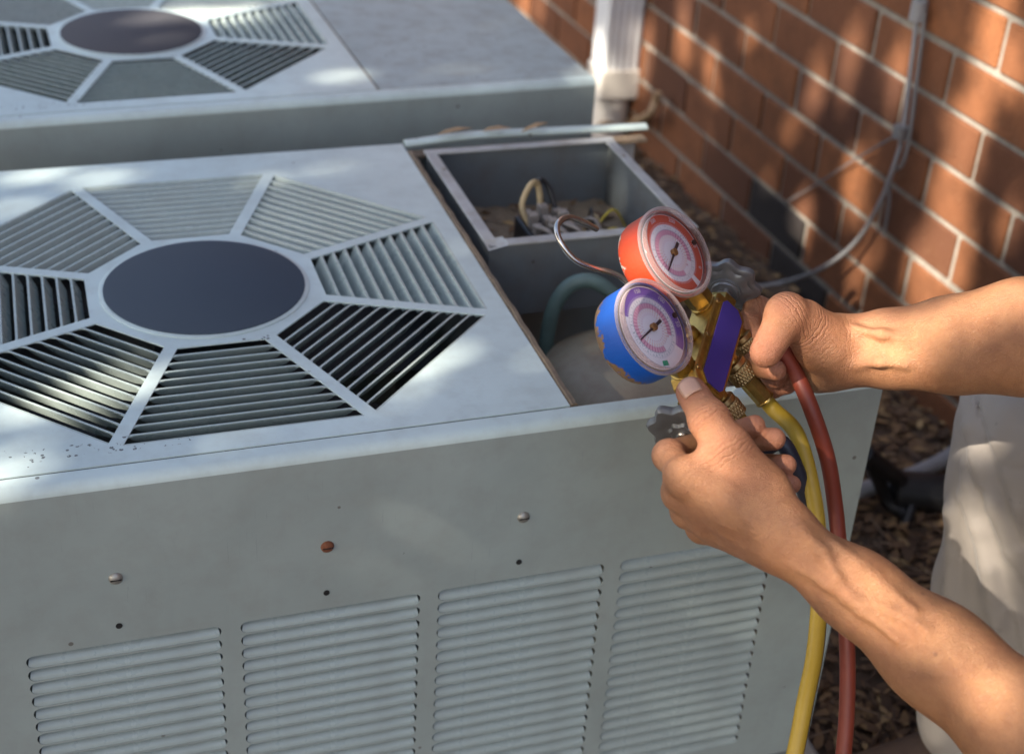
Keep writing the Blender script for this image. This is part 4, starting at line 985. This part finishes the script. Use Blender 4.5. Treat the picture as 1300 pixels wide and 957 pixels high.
# ---- trousers: right knee raised, left knee on the ground
KN_ = np.array([.812, .850, .430]); AN = np.array([.832, .850, .11]); LK = np.array([.93, .48, .085]); LA = np.array([1.28, .52, .075])
fp_ = Field((.68, .28, .0), (1.55, 1.08, .62), .0031)
fp_.cap(KN_, AN, .082, .070, None, .03, m=.05); fp_.cap(KN_ + np.array([.03, 0, .0]), np.array([1.08, .80, .40]), .080, .105, None, .05, m=.06)
fp_.cap(np.array([1.06, .80, .40]), HP, .105, .13, None, .05, m=.06); fp_.cap(HP + np.array([0, -.06, 0]), LK + np.array([.04, 0, .03]), .12, .078, None, .05, m=.06); fp_.cap(LK, LA, .072, .06, None, .03, m=.05)
fp_.cap(HP + np.array([-.02, .05, .04]), HP + np.array([-.02, -.06, .04]), .135, .135, None, .05, m=.06)
def leg_hit(x, y, out=0.0):
    """first point of the right leg on the ray, moved outwards"""
    r = ray(x, y); r = r / np.linalg.norm(r)
    for t in np.arange(.9, 1.7, .002):
        q = CAM + r * t
        def cd_(a, b, ra, rb): w = b - a; s = np.clip(((q - a) @ w) / (w @ w), 0, 1); return np.linalg.norm(q - a - s * w) - (ra + s * (rb - ra))
        if min(cd_(KN_, AN, .082, .07), cd_(KN_ + np.array([.03, 0, 0]), np.array([1.06, .8, .4]), .08, .105)) < 0: return q - r * out
    return CAM + r * 1.2
for pts, r, o_ in (([(1214, 650), (1213, 700), (1209, 780), (1206, 860)], .0105, .001), ([(1229, 628), (1243, 668), (1256, 720), (1266, 790)], .0085, .002), ([(1236, 580), (1262, 640), (1286, 700), (1315, 735)], .0085, .001), ([(1226, 590), (1232, 612), (1238, 630)], .008, .0), ([(1232, 498), (1234, 545), (1246, 592)], .009, -.002),
        ([(1272, 560), (1290, 525), (1330, 500)], .012, -.004), ([(1292, 640), (1302, 690), (1330, 720)], .010, -.002), ([(1285, 770), (1300, 820), (1310, 870)], .010, -.002)):
    Q_ = [leg_hit(x, y, o_ - .35 * r) for x, y in pts]
    for i in range(len(Q_) - 1): fp_.cap(Q_[i], Q_[i + 1], r, r, None, .005)
for pts, r in (([(1243, 497), (1246, 545), (1256, 592)], .0042), ([(1222, 640), (1230, 690), (1236, 760), (1240, 850)], .0040), ([(1242, 625), (1262, 690), (1281, 760), (1290, 830)], .0036), ([(1258, 596), (1278, 645), (1296, 690), (1320, 715)], .0034), ([(1268, 592), (1290, 597), (1340, 604)], .0020)):
    Q_ = [leg_hit(x, y, .0055) for x, y in pts]
    for i in range(len(Q_) - 1): fp_.carve(Q_[i], Q_[i + 1], r, .004)
Xg, Yg, Zg = [np.arange(fp_.n[i]) * fp_.h + fp_.lo[i] for i in range(3)]
fold = (.0026 * np.sin(58 * (Zg[None, None, :] + .55 * Xg[:, None, None] + .012 * np.sin(31 * Yg[None, :, None]))) * np.sin(17 * Xg[:, None, None] + 23 * Yg[None, :, None] + 9 * Zg[None, None, :])).astype(np.float32)
fp_.F += fold
me, _ = mesh_np('trousers', [fp_.surface(2)]); pkid(me, 'trousers', M['trousers'])
for a_, b_ in ((AN + np.array([.02, 0, -.06]), AN + np.array([-.15, 0, -.075])), (LA + np.array([.02, 0, 0]), LA + np.array([.10, .01, -.02]))):
    fs_ = Field(np.minimum(a_, b_) - .12, np.maximum(a_, b_) + .12, .005); fs_.cap(a_, b_, .045, .036, ((0, 0, 1), .85), .02, m=.04); fs_.cap(a_, a_ + np.array([0, 0, .07]), .045, .05, None, .02, m=.04)
    me, _ = mesh_np('boot', [fs_.surface(1)]); pkid(me, 'boot', M['boot'])

# ------------------------------------------------------------------ the tree whose crown dapples the sunlight
tb = np.array([-4.2, -2.6, 0.0])
tree = empty('shade_tree', tb); tag(tree, 'leafy green shade tree with spreading crown standing in the yard', 'tree')
bpy.context.view_layer.update(); TINV = tree.matrix_basis.inverted()
SX = np.cross(SUN, (0, 0, 1.0)); SX /= np.linalg.norm(SX); SY = np.cross(SX, SUN)
def sp(q): q = v3(q); return np.array([q @ SX, q @ SY])
gaps = []        # openings cut in the crown so sun falls on chosen spots: capsules in the plane across the sunlight
def gap(a, b, r): gaps.append((sp(a), sp(b), r))
for (x0, y0), (x1, y1), r in (((1262, 20), (1250, 110), .030), ((1232, 150), (1216, 240), .036), ((1205, 250), (1180, 330), .028), ((1178, 300), (1172, 385), .034), ((1225, 300), (1215, 350), .016), ((1140, 40), (1135, 80), .012), ((1082, 60), (1072, 110), .020), ((1040, 70), (1030, 130), .014), ((1092, 195), (1082, 260), .018), ((1022, 250), (1012, 300), .014), ((868, 5), (866, 60), .020), ((905, 75), (900, 105), .016), ((950, 40), (950, 70), .012), ((1150, 60), (1140, 120), .013), ((1000, 150), (995, 190), .010), ((1290, 250), (1285, 300), .018), ((1085, 340), (1080, 380), .016), ((690, 10), (660, 5), .02), ((1290, 60), (1295, 120), .012)):
    gap(onwall(x0, y0), onwall(x1, y1), r)
for (x0, y0), (x1, y1), r in (((50, 512), (135, 488), .022), ((0, 600), (20, 598), .014), ((408, 212), (425, 210), .004), ((520, 470), (545, 480), .006), ((10, 220), (40, 225), .014), ((135, 225), (150, 222), .008)):
    gap(onz(x0, y0, TOP), onz(x1, y1, TOP), r)
for (x0, y0), (x1, y1), r in (((200, 22), (300, 20), .03), ((5, 115), (40, 100), .02), ((420, 95), (430, 98), .014)):
    gap(onz(x0, y0, TOP + .005), onz(x1, y1, TOP + .005), r)
gap(P(1082, 412, 1.08), P(1105, 460, 1.075), .012); gap(P(992, 384, 1.06), P(1004, 396, 1.06), .008); gap(P(1290, 372, 1.07), P(1340, 375, 1.06), .018)
for a_, b_, r in (((1214, 672), (1212, 704), .001), ((1238, 650), (1246, 672), .0), ((1210, 516), (1206, 534), .0)):
    gap(leg_hit(*a_), leg_hit(*b_), r)
gap(onwall(755, 60, .08), onwall(762, 100, .08), .02); gap(np.array([1.07, 2.5, .2]), np.array([1.07, 2.5, .3]), .02)
gap(P(790, 300, 1.1), P(786, 320, 1.1), .008)
ga = np.array([g[0] for g in gaps]); gbv = np.array([g[1] for g in gaps]); grr = np.array([g[2] for g in gaps]) * .8
thin = [(sp(P(*a)), sp(P(*b)), r) for a, b, r in (((875, 560, .97), (985, 645, .95), .034), ((985, 662, .94), (1300, 905, .90), .025), ((960, 420, 1.07), (1080, 440, 1.07), .035), ((1080, 428, 1.07), (1235, 410, 1.06), .026), ((800, 330, 1.07), (840, 420, 1.03), .03))]  # leaves thinned here to let sun onto the arms and gauges
def crown():
    N = 72000; cen = np.array([.55, 1.35, .4]); dist = 4.8
    # leaves in several flattened layers of the crown, seen from the scene as one closed canopy
    a = rng.uniform(-2.2, 2.2, N); b = rng.uniform(-1.7, 1.9, N); keep = (a / 2.2) ** 2 + (b / 1.9) ** 2 < 1
    a, b = a[keep], b[keep]; c = rng.normal(0, .38, len(a)) + dist + .25 * np.sin(2.1 * a) * np.cos(1.7 * b)
    pos = cen + a[:, None] * SX + b[:, None] * SY + c[:, None] * SUN
    pos = pos[pos[:, 2] > 1.6]
    q = np.stack([pos @ SX, pos @ SY], 1)
    L = rng.uniform(.030, .052, len(pos)); ok = np.ones(len(pos), bool)
    for A, B, r in zip(ga, gbv, grr):
        w = B - A; t = np.clip(((q - A) @ w) / max(w @ w, 1e-9), 0, 1); d = np.linalg.norm(q - A - t[:, None] * w, axis=1); ok &= d > r + L * .36
    lot = rng.random(len(pos))
    for A, B, r in thin:
        w = B - A; t = np.clip(((q - A) @ w) / max(w @ w, 1e-9), 0, 1); d = np.linalg.norm(q - A - t[:, None] * w, axis=1); ok &= (d > r) | (lot > .955)
    pos, L = pos[ok], L[ok]; n = len(pos)
    d1 = rng.normal(size=(n, 3)); d1 /= np.linalg.norm(d1, axis=1)[:, None]
    nr = SUN * 1.1 + rng.normal(0, .55, (n, 3)); nr -= d1 * (nr * d1).sum(1)[:, None]; nr /= np.linalg.norm(nr, axis=1)[:, None]; d2 = np.cross(nr, d1)
    W = L * rng.uniform(.45, .62, n)
    vs = np.stack([pos - d1 * L[:, None], pos + d2 * W[:, None] - nr * .004, pos + d1 * L[:, None], pos - d2 * W[:, None] - nr * .004], 1).reshape(-1, 3)
    Q = np.arange(n * 4).reshape(-1, 4)
    me_, _ = mesh_np('crown', [(vs, Q)]); me_.polygons.foreach_set('use_smooth', np.zeros(n, bool))
    o = link(me_, 'crown', M['leaf'], tree); o.matrix_parent_inverse = TINV
    return pos
leafpos = crown()
fork = np.array([-4.1, -2.4, 1.9]); tm = MB(); tm.tube(spline([tb + np.array([0, 0, -.1]), tb + np.array([.03, .05, .7]), fork], 6), [.19 - .005 * i for i in range(13)], 14)
o = tm.build('trunk', M['bark'], tree, smooth=60); o.matrix_parent_inverse = TINV
for k in range(9):
    e = leafpos[int(rng.integers(len(leafpos)))]; 
    qe = sp(e); 
    mid = fork * .5 + e * .5 + np.array([0, 0, .35]); pth = spline([fork + np.array([0, 0, -.1]), mid, e + SUN * .35], 8)
    o = MB().tube(pth, [.075 * (1 - .85 * i / (len(pth) - 1)) for i in range(len(pth))], 8).build('limb', M['bark'], tree, smooth=60); o.matrix_parent_inverse = TINV
